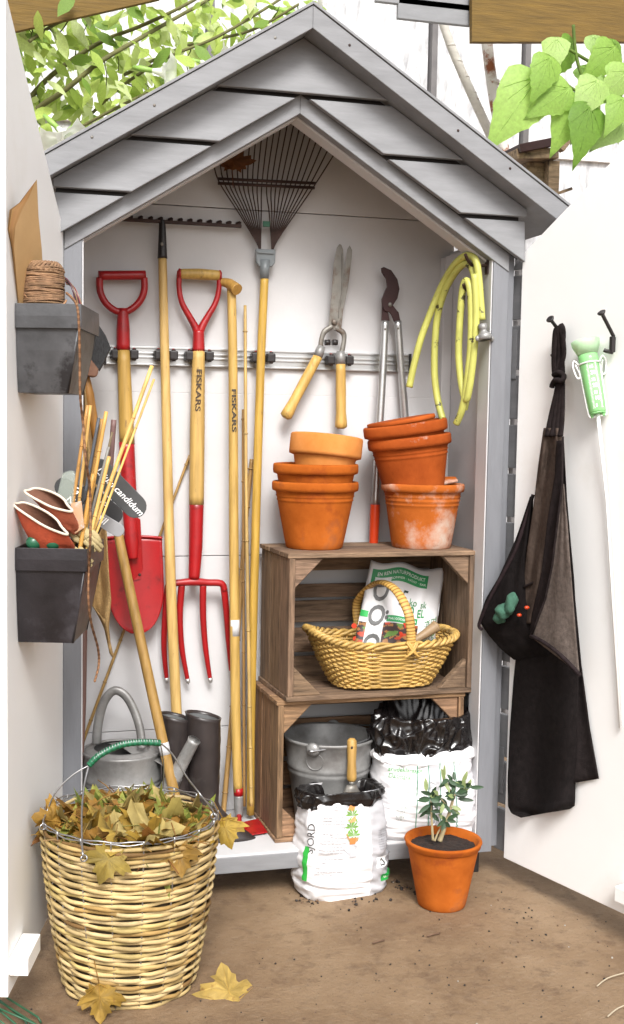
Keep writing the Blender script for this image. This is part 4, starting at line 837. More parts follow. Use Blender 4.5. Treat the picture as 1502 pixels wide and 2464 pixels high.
stems = [([(1042, 2022), (1040, 1990), (1038, 1955), (1037, 1925)], [.0042, .0036, .003, .002]), ([(1058, 2024), (1070, 1990), (1082, 1955), (1092, 1912), (1090, 1880)], [.0075, .0062, .005, .0035, .002]), ([(1046, 2024), (1056, 2000), (1072, 1975)], [.003, .0025, .0018]), ([(1082, 1955), (1072, 1935), (1055, 1915), (1046, 1898)], [.0026, .002, .0018, .0012]), ([(1092, 1912), (1080, 1895), (1075, 1875)], [.003, .002, .0014]), ([(1092, 1915), (1105, 1908), (1122, 1895)], [.003, .002, .0014])]
for i, (pts, rs) in enumerate(stems): P('stem', rod(MB(), [py_(x, y, ob-.01+.006*math.sin(i*2)) for x, y in pts], rs, 8), m_stem, ol)
def olive_leaf(base, dirv, L_, wd, col, nrm):
    dirv = dirv.normalized(); sd_ = dirv.cross(nrm).normalized(); up_ = sd_.cross(dirv)
    mb = MB(); n = 5; vsL = [base]; 
    rows_ = [(.2, .75), (.45, 1), (.7, .8), (.88, .45)]
    for t, k in rows_:
        c_ = base+dirv*L_*t+up_*(.12*L_*t*(1-t)); vsL += [c_-sd_*wd*k+up_*wd*.25, c_, c_+sd_*wd*k+up_*wd*.25]
    vsL.append(base+dirv*L_); fs = [(0, 2, 1), (0, 3, 2)]
    for r in range(3): o = 1+3*r; fs += [(o, o+1, o+4, o+3), (o+1, o+2, o+5, o+4)]
    fs += [(10, 11, 13), (11, 12, 13)]
    return mb.add(vsL, fs, col, True)
random.seed(21)
spec = []
for (x, y, n_) in ((1037, 1925, 9), (1040, 1950, 6), (1090, 1882, 7), (1075, 1876, 6), (1122, 1895, 6), (1094, 1912, 9), (1056, 1915, 7), (1072, 1975, 7), (1070, 1938, 5), (1082, 1945, 4)):
    for k in range(n_): a_ = random.uniform(0, 6.28); spec.append((x+random.uniform(-5, 5), y+random.uniform(-5, 5), math.cos(a_), -.15+.75*math.sin(a_)*.6, random.uniform(.024, .036), random.random() < .12))
for x, y, dx, dz in ((1026, 1905, -.05, 1), (1066, 1880, .05, 1), (1070, 1878, -.4, 1), (1112, 1905, .1, 1.2), (1120, 1905, .45, 1.2), (1040, 1912, -1, .35), (1035, 1925, -1, .1), (1034, 1935, -.9, -.5), (1036, 1940, -.7, -.8), (1130, 1895, 1, .1), (1100, 1922, 1, -.1), (1112, 1885, .3, 1.1)): spec.append((x, y, dx, dz, .042, dz > .9))
for x, y, dx, dz, L_, pale in spec:
    base = py_(x, y, ob-.012+random.uniform(-.022, .012)); dv = V((dx, random.uniform(-.5, .3), dz)); k = random.uniform(.7, 1.4)
    col = (.32, .40, .16) if pale else (.040*k, .085*k, .038*k)
    P('leaf', olive_leaf(base, dv, L_*random.uniform(.9, 1.15), .0062, col, V((random.uniform(-.3, .3), -1, random.uniform(-.1, .6)))), m_olive, ol)

# ================================================================== IN FRONT AND ON THE LEFT DOOR
# ---- big willow basket full of leaves
kc = pz_(320, 2432, G); kc = V((pz_(320, 2385, G).x, kc.y+.150, G))
kb = T('leaf_basket', 'big round pale willow basket full of autumn leaves, standing at the front left', 'basket', kc)
KH = .405
def kr(z): t = z/KH; return .150+.056*t+.008*math.sin(math.pi*t)
NK = 18
random.seed(5)
pal = [(1.08, 1.04, .95), (1, .96, .85), (.9, .82, .66), (1.16, 1.15, 1.15), (.72, .60, .42), (1.02, 1.0, .78), (1.1, 1.06, 1.0)]
RW = 39
for r_ in range(RW):
    z0 = .008+(KH-.02)*r_/(RW-1); segs = []; i = 0
    while i < 220:
        n_ = random.randint(14, 60); segs.append((i, i+n_, random.choice(pal) if random.random() > .07 else (.38, .28, .2))); i += n_
    def cf(i): 
        for a_, b_, c_ in segs:
            if a_ <= i < b_: return c_
        return (1, 1, 1)
    ph = random.uniform(0, 6); pts = []; rs = []
    for i in range(216):
        th = 2*math.pi*i/216; zz_ = z0+.0022*math.sin(th*2+ph)+.002*noise.noise(V((math.cos(th)*4, math.sin(th)*4, r_*2.3)))+.0016*math.cos(th*NK/2+math.pi*r_+.8)
        R_ = kr(zz_)+.0050*math.cos(th*NK/2+math.pi*r_)+.002*noise.noise(V((math.cos(th)*6, math.sin(th)*6, r_)))
        pts.append(kc+V((R_*math.cos(th), R_*math.sin(th), zz_))); rs.append(.0050*(1+.3*noise.noise(V((i*.06, r_*5, 3)))))
    P('weaver', MB().tube(pts, rs, 6, closed=True, colf=cf, upv=(0, 0, 1), flat=.8), m_reed, kb)
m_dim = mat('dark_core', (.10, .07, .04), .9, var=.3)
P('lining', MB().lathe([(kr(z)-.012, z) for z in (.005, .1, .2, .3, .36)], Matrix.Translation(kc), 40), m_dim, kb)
for k in range(NK):
    th = 2*math.pi*(k+.5)/NK; P('stake_wire', MB().tube([kc+V(((kr(z)+.001)*math.cos(th), (kr(z)+.001)*math.sin(th), z)) for z in (0, .1, .2, .3, KH, KH+.008)], .0021, 5), m_wire, kb)
for dz in (0, .006):
    P('rim_wire', MB().tube([kc+V(((kr(KH)+.002*math.sin(i*.9+dz*900))*math.cos(2*math.pi*i/120), (kr(KH)+.002*math.sin(i*.9+dz*900))*math.sin(2*math.pi*i/120), KH+dz+.0015*math.cos(i*.9+dz*500))) for i in range(120)], .0019, 5, closed=True), m_wire, kb)
yk = kc.y
rim = lambda px, py2: pz_(px, py2, kc.z+KH+.004)
gp_ = spl([py_(214, 1842, yk), py_(240, 1817, yk), py_(290, 1793, yk+.01), py_(340, 1786, yk+.01), py_(386, 1788, yk+.01)], 8)
A1, A2, B1, B2 = rim(104, 1990), rim(202, 2066), rim(514, 1964), rim(386, 1942)
m_grip = mat('green_grip', (.015, .16, .075), .35, var=.1, bump=.05, attr=True)
P('bail', MB().tube(spl([A1, A1+V((0, 0, .012)), py_(112, 1955, yk), py_(135, 1905, yk), py_(175, 1865, yk), gp_[0]], 8), .0019, 5), m_wire, kb)
P('bail', MB().tube(spl([A2, A2+V((-.003, 0, .02)), py_(197, 1960, yk-.12), py_(203, 1890, yk-.04), gp_[0]], 8), .0022, 5), m_wire, kb)
P('bail', MB().tube(spl([gp_[-1], py_(415, 1815, yk+.02), py_(450, 1870, yk+.02), py_(485, 1915, yk+.02), B1+V((0, 0, .01)), B1], 8), .0022, 5), m_wire, kb)
P('bail', MB().tube(spl([gp_[-1], py_(394, 1840, yk+.06), py_(392, 1900, yk+.12), B2+V((0, 0, .01)), B2], 8), .0016, 5), m_wire, kb)
P('bail_grip', MB().tube(gp_, [.0085 if i % 2 else .0074 for i in range(len(gp_))], 12, colf=lambda i: (1, 1, 1) if i % 2 else (.55, .6, .55)), m_grip, kb)
for i in range(3, len(gp_)-2, 1): P('grip_rib', MB().tube([gp_[i]+V((0, -.0072, .0035)), gp_[i]+V((0, -.002, .0087)), gp_[i]+V((0, .005, .007))], .0012, 5), m_wire, kb)
for p in (A1, A2, B1, B2): P('eye_ring', MB().tube([p+V((.007*math.cos(t*.63), .003*math.sin(t), .007*math.sin(t*.63))) for t in range(10)], .0019, 5, closed=True), m_wire, kb)
# ---- maple leaves
MAP = [(0, 0), (.12, .05), (.34, -.04), (.32, .10), (.52, .14), (.46, .26), (.66, .34), (.86, .56), (.64, .56), (.62, .70), (.46, .64), (.34, .60), (.30, .66), (.34, .84), (.20, .84), (.12, .98), (0, 1.12)]
MAP = MAP+[(-x, y) for x, y in reversed(MAP[1:-1])]
def maple_mesh(seed, curl, size, col, stem=True):
    rs = random.Random(seed); out = []; n = len(MAP); inner = [(x*.5, .38+(y-.38)*.5) for x, y in MAP]
    k1, k2, k3 = (rs.uniform(-1, 1) for _ in range(3)); tw = rs.uniform(-.5, .5)
    def h(x, y): y0 = y-.4; return curl*(.55*k1*x*x+.6*k2*y0*y0+.5*k3*x*y0+.28*math.sin(x*7+seed)*math.cos(y*6)*.6+.3*abs(x)*(1 if k1 > 0 else -1)+tw*x*y0)
    vs = [(0, .38)]+inner+MAP; v3 = [V((x*size*(1-.12*curl*abs(x)), (y-.35)*size, h(x, y)*size)) for x, y in vs]
    fs = [(0, 1+i, 1+(i+1) % n) for i in range(n)]+[(1+i, 1+n+i, 1+n+(i+1) % n, 1+(i+1) % n) for i in range(n)]
    mb = MB()
    for f in fs:
        k = rs.uniform(.82, 1.15); mb.add([v3[i] for i in f], [tuple(range(len(f)))], (col[0]*k, col[1]*k, col[2]*k), True)
    # weld by position happens through shared shading only; veins and stalk as thin tubes
    for x, y in ((0, 1.0), (.66, .45), (-.66, .45), (.42, .2), (-.42, .2)):
        pts = [V((x*t*size, (lerp(0, y, t)-.35)*size, h(x*t, lerp(0, y, t))*size+.0008)) for t in (0, .35, .7, .95)]; mb.tube(pts, [.0011, .0009, .0006, .0003], 4, col=(col[0]*1.25, col[1]*1.15, col[2]))
    if stem: b_ = V((0, -.37*size, h(0, -.02)*size)); mb.tube([b_, b_+V((.05*size, -.3*size, .08*size)), b_+V((.12*size, -.65*size, .05*size))], [.0013, .0011, .0012], 5, col=(col[0]*.9, col[1]*.75, col[2]))
    return mb
cols = [(.44, .27, .035), (.50, .33, .06), (.34, .17, .022), (.28, .115, .018), (.46, .36, .09), (.36, .38, .07), (.55, .42, .14), (.40, .22, .03), (.24, .30, .05)]
LM = []
for i in range(18):
    c_ = cols[i % len(cols)]; mb = maple_mesh(i, random.uniform(.6, 1.5), .095, c_); me = mb.weld('maple_leaf', m_leaf); LM.append(me)
def leaf_obj(me, loc, eul, sc_, label, group=None):
    o = link('maple_leaf', me); o.location = loc; o.rotation_euler = eul; o.scale = (sc_,)*3; return tag(o, label, 'leaf', group)
random.seed(13)
P('leaf_litter', MB().grid(lambda u, v: kc+V((.187*v*math.cos(2*math.pi*u), .187*v*math.sin(2*math.pi*u), KH-.066+.030*(1-v)+.014*noise.noise(V((v*9*math.cos(6.28*u), v*9*math.sin(6.28*u), 1))))), 50, 14, closeu=True, colf=lambda u, v: random.choice(cols)), m_leaf, kb, kind='stuff')
for i in range(150):
    r = .165*math.sqrt(random.random()); th = random.uniform(0, 6.283); hh = KH-.034+.026*(1-(r/.19)**2)+random.uniform(-.014, .012)
    leaf_obj(LM[i % 18], kc+V((r*math.cos(th), r*math.sin(th), hh)), (random.gauss(0, .30), random.gauss(0, .30), random.uniform(0, 6.28)), random.uniform(.75, 1.2), 'crumpled yellow brown maple leaf in the pile filling the big willow basket', 'maple leaves piled in the big basket')
def face_leaf(px, py2, depth_y, size, tilt, seed, col, label, curl=.6, lean=0, z=None):
    p = py_(px, py2, depth_y) if z is None else pz_(px, py2, z); mb = maple_mesh(seed, curl, size, col); me = mb.weld('maple_leaf', m_leaf)
    o = link('maple_leaf', me); o.location = p; v = (CAM-p).normalized(); M = axM((0, 0, 0), v.cross(V((0, 0, -1))), V((0, 0, 1))) if False else axM((0, 0, 0), rt, up)
    o.rotation_euler = (M.to_3x3() @ Matrix.Rotation(tilt, 3, 'Z') @ Matrix.Rotation(lean, 3, 'X')).to_euler(); return tag(o, label, 'leaf')
face_leaf(541, 1990, yk+.01, .072, rad(200), 41, (.46, .30, .04), 'ochre maple leaf hanging over the right rim of the big willow basket', .8, .5)
face_leaf(262, 2066, yk-.20, .075, rad(160), 42, (.38, .27, .05), 'long olive brown maple leaf hanging over the front rim of the big basket', .8, .4)
face_leaf(432, 2056, yk-.185, .070, rad(190), 46, (.36, .20, .03), 'brown maple leaf flopped over the front right rim of the big basket', .7, .5)
face_leaf(352, 1950, yk+.06, .075, rad(20), 43, (.42, .38, .09), 'greenish maple leaf standing up at the back of the basket pile', .6, -.3)
face_leaf(125, 1975, yk+.0, .07, rad(70), 47, (.44, .24, .035), 'brown maple leaf poking out past the left rim of the big basket', .9, .6)
face_leaf(240, 2398, yk-.175, .075, rad(185), 44, (.40, .24, .035), 'curled brown maple leaf leaning against the foot of the big willow basket', 1.2, .35)
face_leaf(563, 388, D-.066, .078, rad(-8), 45, (.22, .075, .018), 'rusty brown maple leaf caught in the tines of the leaf rake', .35)
p = pz_(553, 2385, G+.016); mb = maple_mesh(7, .75, .10, (.55, .37, .09)); me = mb.weld('maple_leaf', m_leaf)
o = link('maple_leaf', me); o.location = p; o.rotation_euler = (rad(38), rad(4), rad(8)); tag(o, 'yellow maple leaf lying alone on the brown ground', 'leaf')
# ---- watering can
wc = V((0, .235, ZF)); wc.x = py_(293, 1900, .235).x; wc.y = .235
can = T('watering_can', 'galvanised zinc watering can with a tall arched handle, behind the big basket', 'watering can', wc)
cr_, ch_ = .113, .250
pf = [(.001, .003), (.108, .003), (.113, 0)]+[(cr_+e, z) for z, e in ((.01, 0), (.10, 0), (.142, 0), (.146, .003), (.150, 0), (.156, 0), (.160, .003), (.164, 0), (.170, 0), (.174, .003), (.178, 0), (.24, 0), (.246, .003), (.252, .003), (.253, -.001), (.246, -.004), (.2, -.005), (.1, -.005))]
P('body', MB().lathe(pf, Matrix.Translation(wc), 56), m_zinc, can)
def lid(u, v): th = math.pi*(1.0+1.0*u)+rad(-70)+math.pi; return wc+V((.111*v*math.cos(th), .111*v*math.sin(th), .246+.012*(1-v)))
P('half_lid', MB().grid(lid, 30, 6), m_zinc, can, solid=.002)
P('top_shoulder', MB().grid(lambda u, v: wc+V((lerp(.111, .080, v)*math.cos(6.2832*u), lerp(.111, .080, v)*math.sin(6.2832*u), .247+.01*v)), 48, 3, closeu=True), m_zinc, can, solid=.002)
hp = spl([py_(233, 1790, .26), py_(236, 1745, .26), py_(250, 1690, .25), py_(275, 1662, .24), py_(303, 1675, .23), py_(325, 1715, .215), py_(338, 1760, .20), py_(341, 1800, .19)], 6)
P('arched_handle', MB().tube(hp, .0135, 12, flat=.75), m_zinc, can)
dW = V((.82, -.57, 0)); sp0, sp1_ = wc+dW*.095+V((0, 0, .05)), py_(468, 1780, .085); dv = (sp1_-sp0)
P('spout', MB().tube([sp0+dv*t for t in (0, .3, .55, .56, .57, .8, .97, 1.0, 1.0, .9)], [.036, .030, .022, .0235, .020, .0185, .0175, .0195, .0165, .0160], 16, caps=False), m_zinc, can)
P('spout_brace', MB().box((0, -.014, -.002), (1, .014, .002), M=axM(wc+dW*.108+V((0, 0, .236)), sp0+dv*.62-(wc+dW*.108+V((0, 0, .236))), V((.57, .82, 0))) @ Matrix.Diagonal(((sp0+dv*.62-(wc+dW*.108+V((0, 0, .236)))).length, 1, 1, 1))), m_zinc, can, .001)
# ---- rubber boots
bt = T('rubber_boots', 'pair of dark rubber boots standing together behind the watering can spout', 'boots', (.42, .25, ZF), None)
for lab, px, ty, wd, yb, tl in (('boot', 421, 1722, 35, .185, .05), ('boot', 489, 1720, 41, .165, .02)):
    c_ = py_(px, ty, yb); a_ = wd*mm(c_); base = V((c_.x+tl*.2, yb-.01, ZF))
    rings = []; Hh = c_.z-ZF
    def bf(u, v, a_=a_, c_=c_, base=base, Hh=Hh):
        th = 2*math.pi*u; cc, ss = math.cos(th), math.sin(th)
        k = ip([(0, .92), (.2, .78), (.45, .90), (.75, .97), (.975, 1.0), (.985, 1.05), (1, 1.04)], v); x = a_*k*cc; y = a_*1.05*k*ss
        ft_ = max(0, 1-v/.30)**1.4                       # foot grows forward to the right
        x += ft_*.10*max(0, cc)+.006*v*0; z = Hh*v+(-.010*cc*v if v > .9 else -.010*cc*.9*max(0, (v-.5)/.4))
        cx = lerp(base.x, c_.x, v); return V((cx+x+.002*noise.noise(V((cc*3, ss*3, v*14))), lerp(base.y, yb, v)+y-ft_*.03*max(0, cc), ZF+max(0, z)))
    s_ = P('shaft', MB().grid(bf, 40, 40, closeu=True), m_rubber, bt, solid=.004)
    P('top_seam', MB().tube([bf(i/40, .79)+V((0, 0, 0)) for i in range(40)], .0022, 5, closed=True), m_rubber, s_)
    P('lining', MB().grid(lambda u, v: lerp(c_, bf(u, .975-.3*(1-v)), .93), 40, 4, closeu=True), mat('grey_lining', (.16, .165, .165), .8), s_)
# dark poles in the left corner, jute cloth, hand brush
q = [py_(203, 1500, .25), py_(199, 1700, .24), py_(192, 1840, .22)]
dk = T('dark_stake', 'dark brown wooden stake in the left corner below the jute cloth', 'stake', q[-1]); P('stick', rod(MB(), [py_(205, 1450, .26)]+q, [.008, .009, .010, .010], 10, col=(.20, .11, .09)), m_gen, dk)
def jute(u, v):
    L_ = ip([(0, 196), (.25, 197), (.5, 195), (.75, 200), (.9, 205), (1, 250)], v); R_ = ip([(0, 206), (.12, 216), (.25, 228), (.38, 246), (.5, 255), (.7, 262), (.8, 268), (.9, 262), (1, 268)], v); y = lerp(lerp(915, 1490, v), lerp(925, 1572, v), u)
    return py_(lerp(L_, R_, u), y, .19+.022*math.sin(u*7+v*5)+.012*noise.noise(V((u*4, v*9, 2))))
jc = T('jute_cloth', 'coarse tan jute cloth hanging behind the left planters', 'cloth', jute(.5, 1)); P('cloth', MB().grid(jute, 16, 50), m_jute, jc, solid=.002); P('hem_cord', MB().tube([jute(i/10, 1) for i in range(11)]+[jute(1, 1)+V((.006, 0, -.008))], .005, 6), m_jute, jc)
hb = T('hand_brush', 'worn hand brush with black bristles and a wooden handle behind the upper planter', 'brush', py_(225, 1060, .2))
bq = [(222, 770), (240, 785), (254, 806), (266, 836), (258, 852), (248, 875), (238, 892), (215, 862), (214, 800)]
q = [py_(x, y, .17) for x, y in bq]; n = len(q); mb = MB().add(q+[p+V((.008, .05, 0)) for p in q], [tuple(range(n)), tuple(range(2*n-1, n-1, -1))]+[(i, n+i, n+(i+1) % n, (i+1) % n) for i in range(n)]); m_br = mat('black_bristle', (.03, .03, .032), .8, var=.6, scale=30, stretch=(9, 1, 3), bump=1, bscale=70)
P('bristle_block', mb, m_br, hb)
for i in range(80):
    t = random.random(); a_ = lerp(V((222, 770)), V((266, 838)), t); b_ = lerp(V((205, 840)), V((236, 890)), t); P0 = py_(a_[0]+random.uniform(-3, 4), a_[1]+random.uniform(-4, 2), .166+random.uniform(0, .05)); P1 = py_(b_[0], b_[1], .166+random.uniform(0, .04)); P('bristle', MB().tube([P1, lerp(P0, P1, .4), P0], [.0015, .0013, .0008], 4), m_br, hb)
plate('brush_board', [(200, 845), (216, 860), (238, 888), (236, 902), (230, 908), (205, 903)], .165, .05, mat('brush_wood', (.20, .095, .055), .7, var=.3, scale=20), hb, .004)
P('brush_handle', rod(MB(), yp([(208, 905), (213, 950), (224, 1010), (236, 1075)], .2), [.009, .016, .014, .008], 12, col=(.62, .45, .34)), m_ash, hb)
# ---- zinc planters on the left door
def planter(label, m, s0, s1, w0, z0, z1, taper, rimh, ov):
    """box planter: s0 hinge side, s1 free side, protruding to w0"""
    t = T('zinc_planter', label, 'planter', LD((s0+s1)/2, w0/2, z0), 'zinc planters hung on the left door')
    zr = z1-rimh
    def ring(z, e, k): ds = taper*(1-k); return [LD(s1-ds+e, .002, z), LD(s1-ds+e, w0-ds*1.3+e, z), LD(s0+ds-e, w0-ds*1.3+e, z), LD(s0+ds-e, .002, z)]
    def shell(name, lv, bottom=False):
        mb = MB(); rr = [ring(*a_) for a_ in lv]; vs = sum(rr, []); fs = []
        for j in range(len(rr)-1):
            for i in range(4): a0 = j*4; fs.append((a0+i, a0+(i+1) % 4, a0+4+(i+1) % 4, a0+4+i))
        if bottom: fs.append((0, 3, 2, 1))
        return P(name, mb.add(vs, fs), m, t, .002, solid=.0025)
    shell('body', [(z0, 0, 0), (lerp(z0, zr, .33), .002, .33), (lerp(z0, zr, .66), .002, .66), (zr+.002, 0, 1)], True)
    shell('rim', [(zr, ov, 1), (zr+rimh*.5, ov+.001, 1), (z1, ov, 1)])
    for k, (ss, ww) in enumerate(((s1, w0), (s0, w0))):
        ds = taper; P('corner_seam', MB().tube([LD(ss-(ds if k == 0 else -ds), w0-ds*1.3, z0), LD(ss, w0, zr)], .0032, 6), m, t)
    return t
def LDz(px, py2, w_): p = LDw(px, py2, w_); return (p-LD0).dot(LDd), p.z
sA, zA = LDz(37, 730, 0); _, zB = LDz(54, 945, 0)
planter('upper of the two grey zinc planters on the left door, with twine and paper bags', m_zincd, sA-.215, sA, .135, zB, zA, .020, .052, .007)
sC, zC = LDz(37, 1317, 0); _, zD = LDz(56, 1534, 0)
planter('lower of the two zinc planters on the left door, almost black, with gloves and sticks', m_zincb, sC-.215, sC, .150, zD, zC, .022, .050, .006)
# paper bags
pb_ = T('paper_bags', 'bundle of flat brown paper bags standing in the upper planter', 'paper bags', LD(sA-.1, .05, zA-.1))
for i in range(6):
    k = i*3.6; poly = [(88-k*.6, 432+i*3), (68-k*1.2, 478+i*2), (52-k*1.6, 505), (32-k*1.0+4, 548+i), (30-k*.3+4, 600), (45-k*.3, 730), (52, 800), (104, 800), (106, 720), (100, 600), (92, 520)]
    if i: poly = poly[:6]+[(60, 800), (70, 730), (60-k*.4, 560)]
    q = [LDs(x, y, lerp(sA+.07, sA-.035, (y-430)/290)+(60-x)*.0016-.005*i) for x, y in poly]; n = len(q)
    mb = MB().add(q+[p+LDd*-.004 for p in q], [tuple(range(n)), tuple(range(2*n-1, n-1, -1))]+[(i2, n+i2, n+(i2+1) % n, (i2+1) % n) for i2 in range(n)], tint(.55, 1.15) if i else (1.05, 1.05, 1.05)); P('paper_bag', mb, m_paper, pb_)
# twine ball
tc0 = LDs(106, 680, sA-.048); tb = T('twine_ball', 'ball of brown jute twine sitting in the upper planter', 'twine', tc0-V((0, 0, .05)))
k_ = mm(tc0); R_ = 48*k_; H_ = 46*k_
P('core', MB().lathe([(R_*.35, H_*.55), (R_*.55, H_*.92), (R_*.8, H_*.95), (R_*.94, H_*.5), (R_*.95, -H_*.5), (R_*.9, -H_*1.2)], Matrix.Translation(tc0), 30), m_twine, tb)
for i in range(34):
    f = i/33; z = lerp(-H_*1.1, H_*.62, f); rr = R_*(1 if f < .85 else .97); tl = .25*math.sin(i*2.1)
    pts = [tc0+V(((rr+.0006*math.sin(t*2.1))*math.cos(2*math.pi*t/40), rr*math.sin(2*math.pi*t/40), z+tl*.030*math.cos(2*math.pi*t/40+i*1.7))) for t in range(40)]; P('winding', MB().tube(pts, .0021, 5, closed=True, col=tint(.8, 1.2)), m_twine, tb)
for i in range(26):
    a0 = i*2*math.pi/26; pts = [tc0+V((lerp(R_*1.0, R_*.35, t)*math.cos(a0+t*1.3), lerp(R_*1.0, R_*.35, t)*math.sin(a0+t*1.3), H_*(.55+.47*math.sin(math.pi*min(1, t*1.15)*.8)-.55*max(0, t-.75)*3))) for t in (0, .15, .3, .5, .7, .85, 1)]
    P('top_winding', MB().tube(pts, .0029, 5, col=tint(.85, 1.3)), m_twine, tb)
P('loose_strand', MB().tube(spl([LDs(58, 700, sA-.04), LDs(62, 712, sA-.02), LDs(80, 724, sA-.015), LDs(110, 733, sA-.015), LDs(150, 733, sA-.02), LDs(160, 722, sA-.03)], 6), .0024, 5, col=(1.3, 1.2, 1.1)), m_twine, tb)
# hanging string from the ball, down past the lower planter
w1_ = .16
sq = [LDw(160, 705, .125), LDw(172, 715, .14), LDw(185, 735, .155), LDw(190, 780, w1_), LDw(192, 860, w1_), LDw(193, 950, w1_), LDw(200, 1020, w1_), LDw(206, 1100, w1_+.01), LDw(216, 1170, w1_+.01), LDw(218, 1240, w1_+.01), LDw(217, 1310, w1_+.01), LDw(214, 1370, w1_), LDw(213, 1440, w1_), LDw(220, 1500, w1_), LDw(236, 1560, w1_), LDw(238, 1600, w1_), LDw(228, 1640, w1_)]
O('twine_string', MB().tube(spl(sq, 8), [.0026+.0006*(i % 2) for i in range(len(spl(sq, 8)))], 5, colf=lambda i: (1.1, .95, .8) if i % 2 else (.62, .5, .4)), m_twine, 'loose twine string hanging from the upper planter down past the lower one', 'string')
wr_ = T('garden_wire', 'bundle of thin dark and red wires curving out of the upper planter', 'wire', LDs(175, 700, sA-.12))
for i, c_ in enumerate(((.10, .02, .03), (.03, .03, .03), (.35, .2, .1), (.05, .03, .03), (.22, .02, .05), (.3, .2, .12))): P('strand', MB().tube(spl([LDs(155+i, 668+3*i, sA-.14), LDs(165+2.5*i, 676+3*i, sA-.13), LDs(176+2.5*i, 700+2*i, sA-.12), LDs(183+3*i, 738, sA-.12), LDs(184+3*i, 760, sA-.12)], 6), .0020, 5, col=c_), m_gloss, wr_)
# sticks in the lower planter
def stick(label, a_, b_, sa, sb, r, col, m=None, name='planter_stick', cat='stick'):
    A_, B_ = LDs(*a_, sa), LDs(*b_, sb); t = T(name, label, cat, B_, 'sticks standing in the lower planter')
    pts = [lerp(A_, B_, i/10) for i in range(11)]; P('stalk', MB().tube(pts, r, 8, col=col), m or m_bamboo, t)
    if m is None:
        for f in (.28, .62): p = lerp(A_, B_, f); dv = (B_-A_).normalized(); P('node', MB().tube([p-dv*.002, p, p+dv*.002], [r, r*1.25, r], 8, col=(col[0]*.8, col[1]*.75, col[2]*.7)), m_bamboo, t)
s_ = sC-.10; pc = (1.5, 1.42, 1.15)
stick('thick pale bamboo stick reaching highest and furthest right from the lower planter', (366, 880), (205, 1330), s_-.05, s_, .0046, pc)
stick('thin pale bamboo stick running beside the thick one to its lower right', (371, 912), (213, 1335), s_-.06, s_, .0028, pc)
stick('pale stick ending at the grey wall post, leftmost of those in the lower planter', (218, 975), (176, 1330), s_, s_, .0036, (1.25, 1.1, .85))
stick('flat pinkish lath in the lower planter', (211, 975), (160, 1320), s_-.01, s_-.02, .0042, (1.1, .85, .65))
stick('slate grey stick among the bamboo in the lower planter', (238, 1005), (180, 1330), s_-.03, s_-.02, .0038, (.10, .11, .13), m_gen)
stick('pale straight stick with a square top, middle of the lower planter', (256, 990), (196, 1330), s_-.02, s_, .0044, (1.45, 1.2, .8))
stick('brown broken stick in the lower planter', (246, 1008), (188, 1330), s_-.05, s_-.03, .0052, (.95, .75, .5))
stick('short pale stick just left of the thick bamboo', (263, 1098), (208, 1330), s_-.0, s_+.01, .0044, pc)
stick('thin grey twig stick in the lower planter', (262, 1075), (196, 1330), s_-.04, s_-.01, .0034, (.28, .27, .25), m_gen)
stick('dark brown flat stake standing behind the plant labels', (274, 1010), (262, 1180), s_-.19, s_-.19, .0068, (.20, .11, .10), m_gen)
stick('mossy brown twig behind the upper end of the long plant label', (270, 1040), (240, 1180), s_-.15, s_-.12, .0030, (.20, .15, .08), m_gen)
stick('short light stick beside the gloves in the lower planter', (225, 1140), (190, 1335), s_+.01, s_+.02, .0050, (1.3, 1.0, .6))
# plant labels on spikes
def label_plate(lab, a_, b_, hw, s, col, txt, tsz, toff, spike, shear=.25, trow=0):
    A_, B_ = LDs(*a_, s), LDs(*b_, s); vx = (B_-A_); L_ = vx.length; vx.normalize(); nz = LDd; vy = nz.cross(vx); M = axM(A_, vx, vy)
    if M.col[2].to_3d().dot(CAM-A_) < 0: M = axM(A_, vx, -vy)
    t = T('plant_label', lab, 'plant label', A_, 'slate plant labels in the lower planter'); h = hw
    poly = [(0+h*math.cos(rad(d)), h*math.sin(rad(d))) for d in range(90, 271, 20)]+[(L_+h*math.cos(rad(d)), h*math.sin(rad(d))) for d in range(-90, 91, 20)]
    P('plate', MB().prism(poly, M, .004, col), m_gen, t, .001)
    for k, (tx, ty) in enumerate(toff if isinstance(toff, list) else [toff]):
        mb = MB(); s_t = txt[k] if isinstance(txt, list) else txt
        fit_ = min(1, (L_+h*.9-tx)/max(v_[0] for v_ in text_mesh(s_t, tsz, shear)[0])); text(mb, s_t, tsz, lambda x, y: M @ V((tx+x*fit_, ty+y*fit_, .0052)), shear, .0003); P('lettering', mb, m_print, t)
        for c_ in range(0): pass
    if spike: P('spike', MB().tube([LDs(*spike[0], s-.004), LDs(*spike[1], s)], .0030, 8, col=(.06, .06, .065)), m_gen, t)
    return t
dg_ = (.075, .077, .078)
label_plate('long dark grey plant label slanting before the spade, lettered in white', (240, 1132), (325, 1218), .028, s_-.14, dg_, 'Lilium candidum', .030, (-.006, -.008), ((286, 1175), (214, 1330)))
label_plate('dark pointed plant label partly hidden between the sticks and the spade', (215, 1190), (272, 1238), .0235, s_-.12, (.035, .035, .037), '      ro', .018, (.0, .004), None)
label_plate('light grey plant label low in front of the spade', (218, 1235), (284, 1275), .0155, s_-.08, (.33, .33, .34), 'Dill', .024, (.008, -.006), None)
label_plate('dark oval plant label at the left beside the grey post', (155, 1172), (186, 1192), .022, s_-.02, (.04, .042, .044), ['G', 'N'], .022, [(.018, .002), (.018, -.024)], None)
def glass(u, v): return LDs(lerp(lerp(150, 132, v), lerp(182, 176, v), u)+(6*math.sin(u*3.14)*(1-v)), lerp(1132, 1215, v)+8*(2*u-1)**2*(1-v), s_-.01)
gm_ = mat('clear_film', (.75, .85, .75), .1, var=0, bump=0); gm_.node_tree.nodes['Principled BSDF'].inputs['Alpha'].default_value = .22
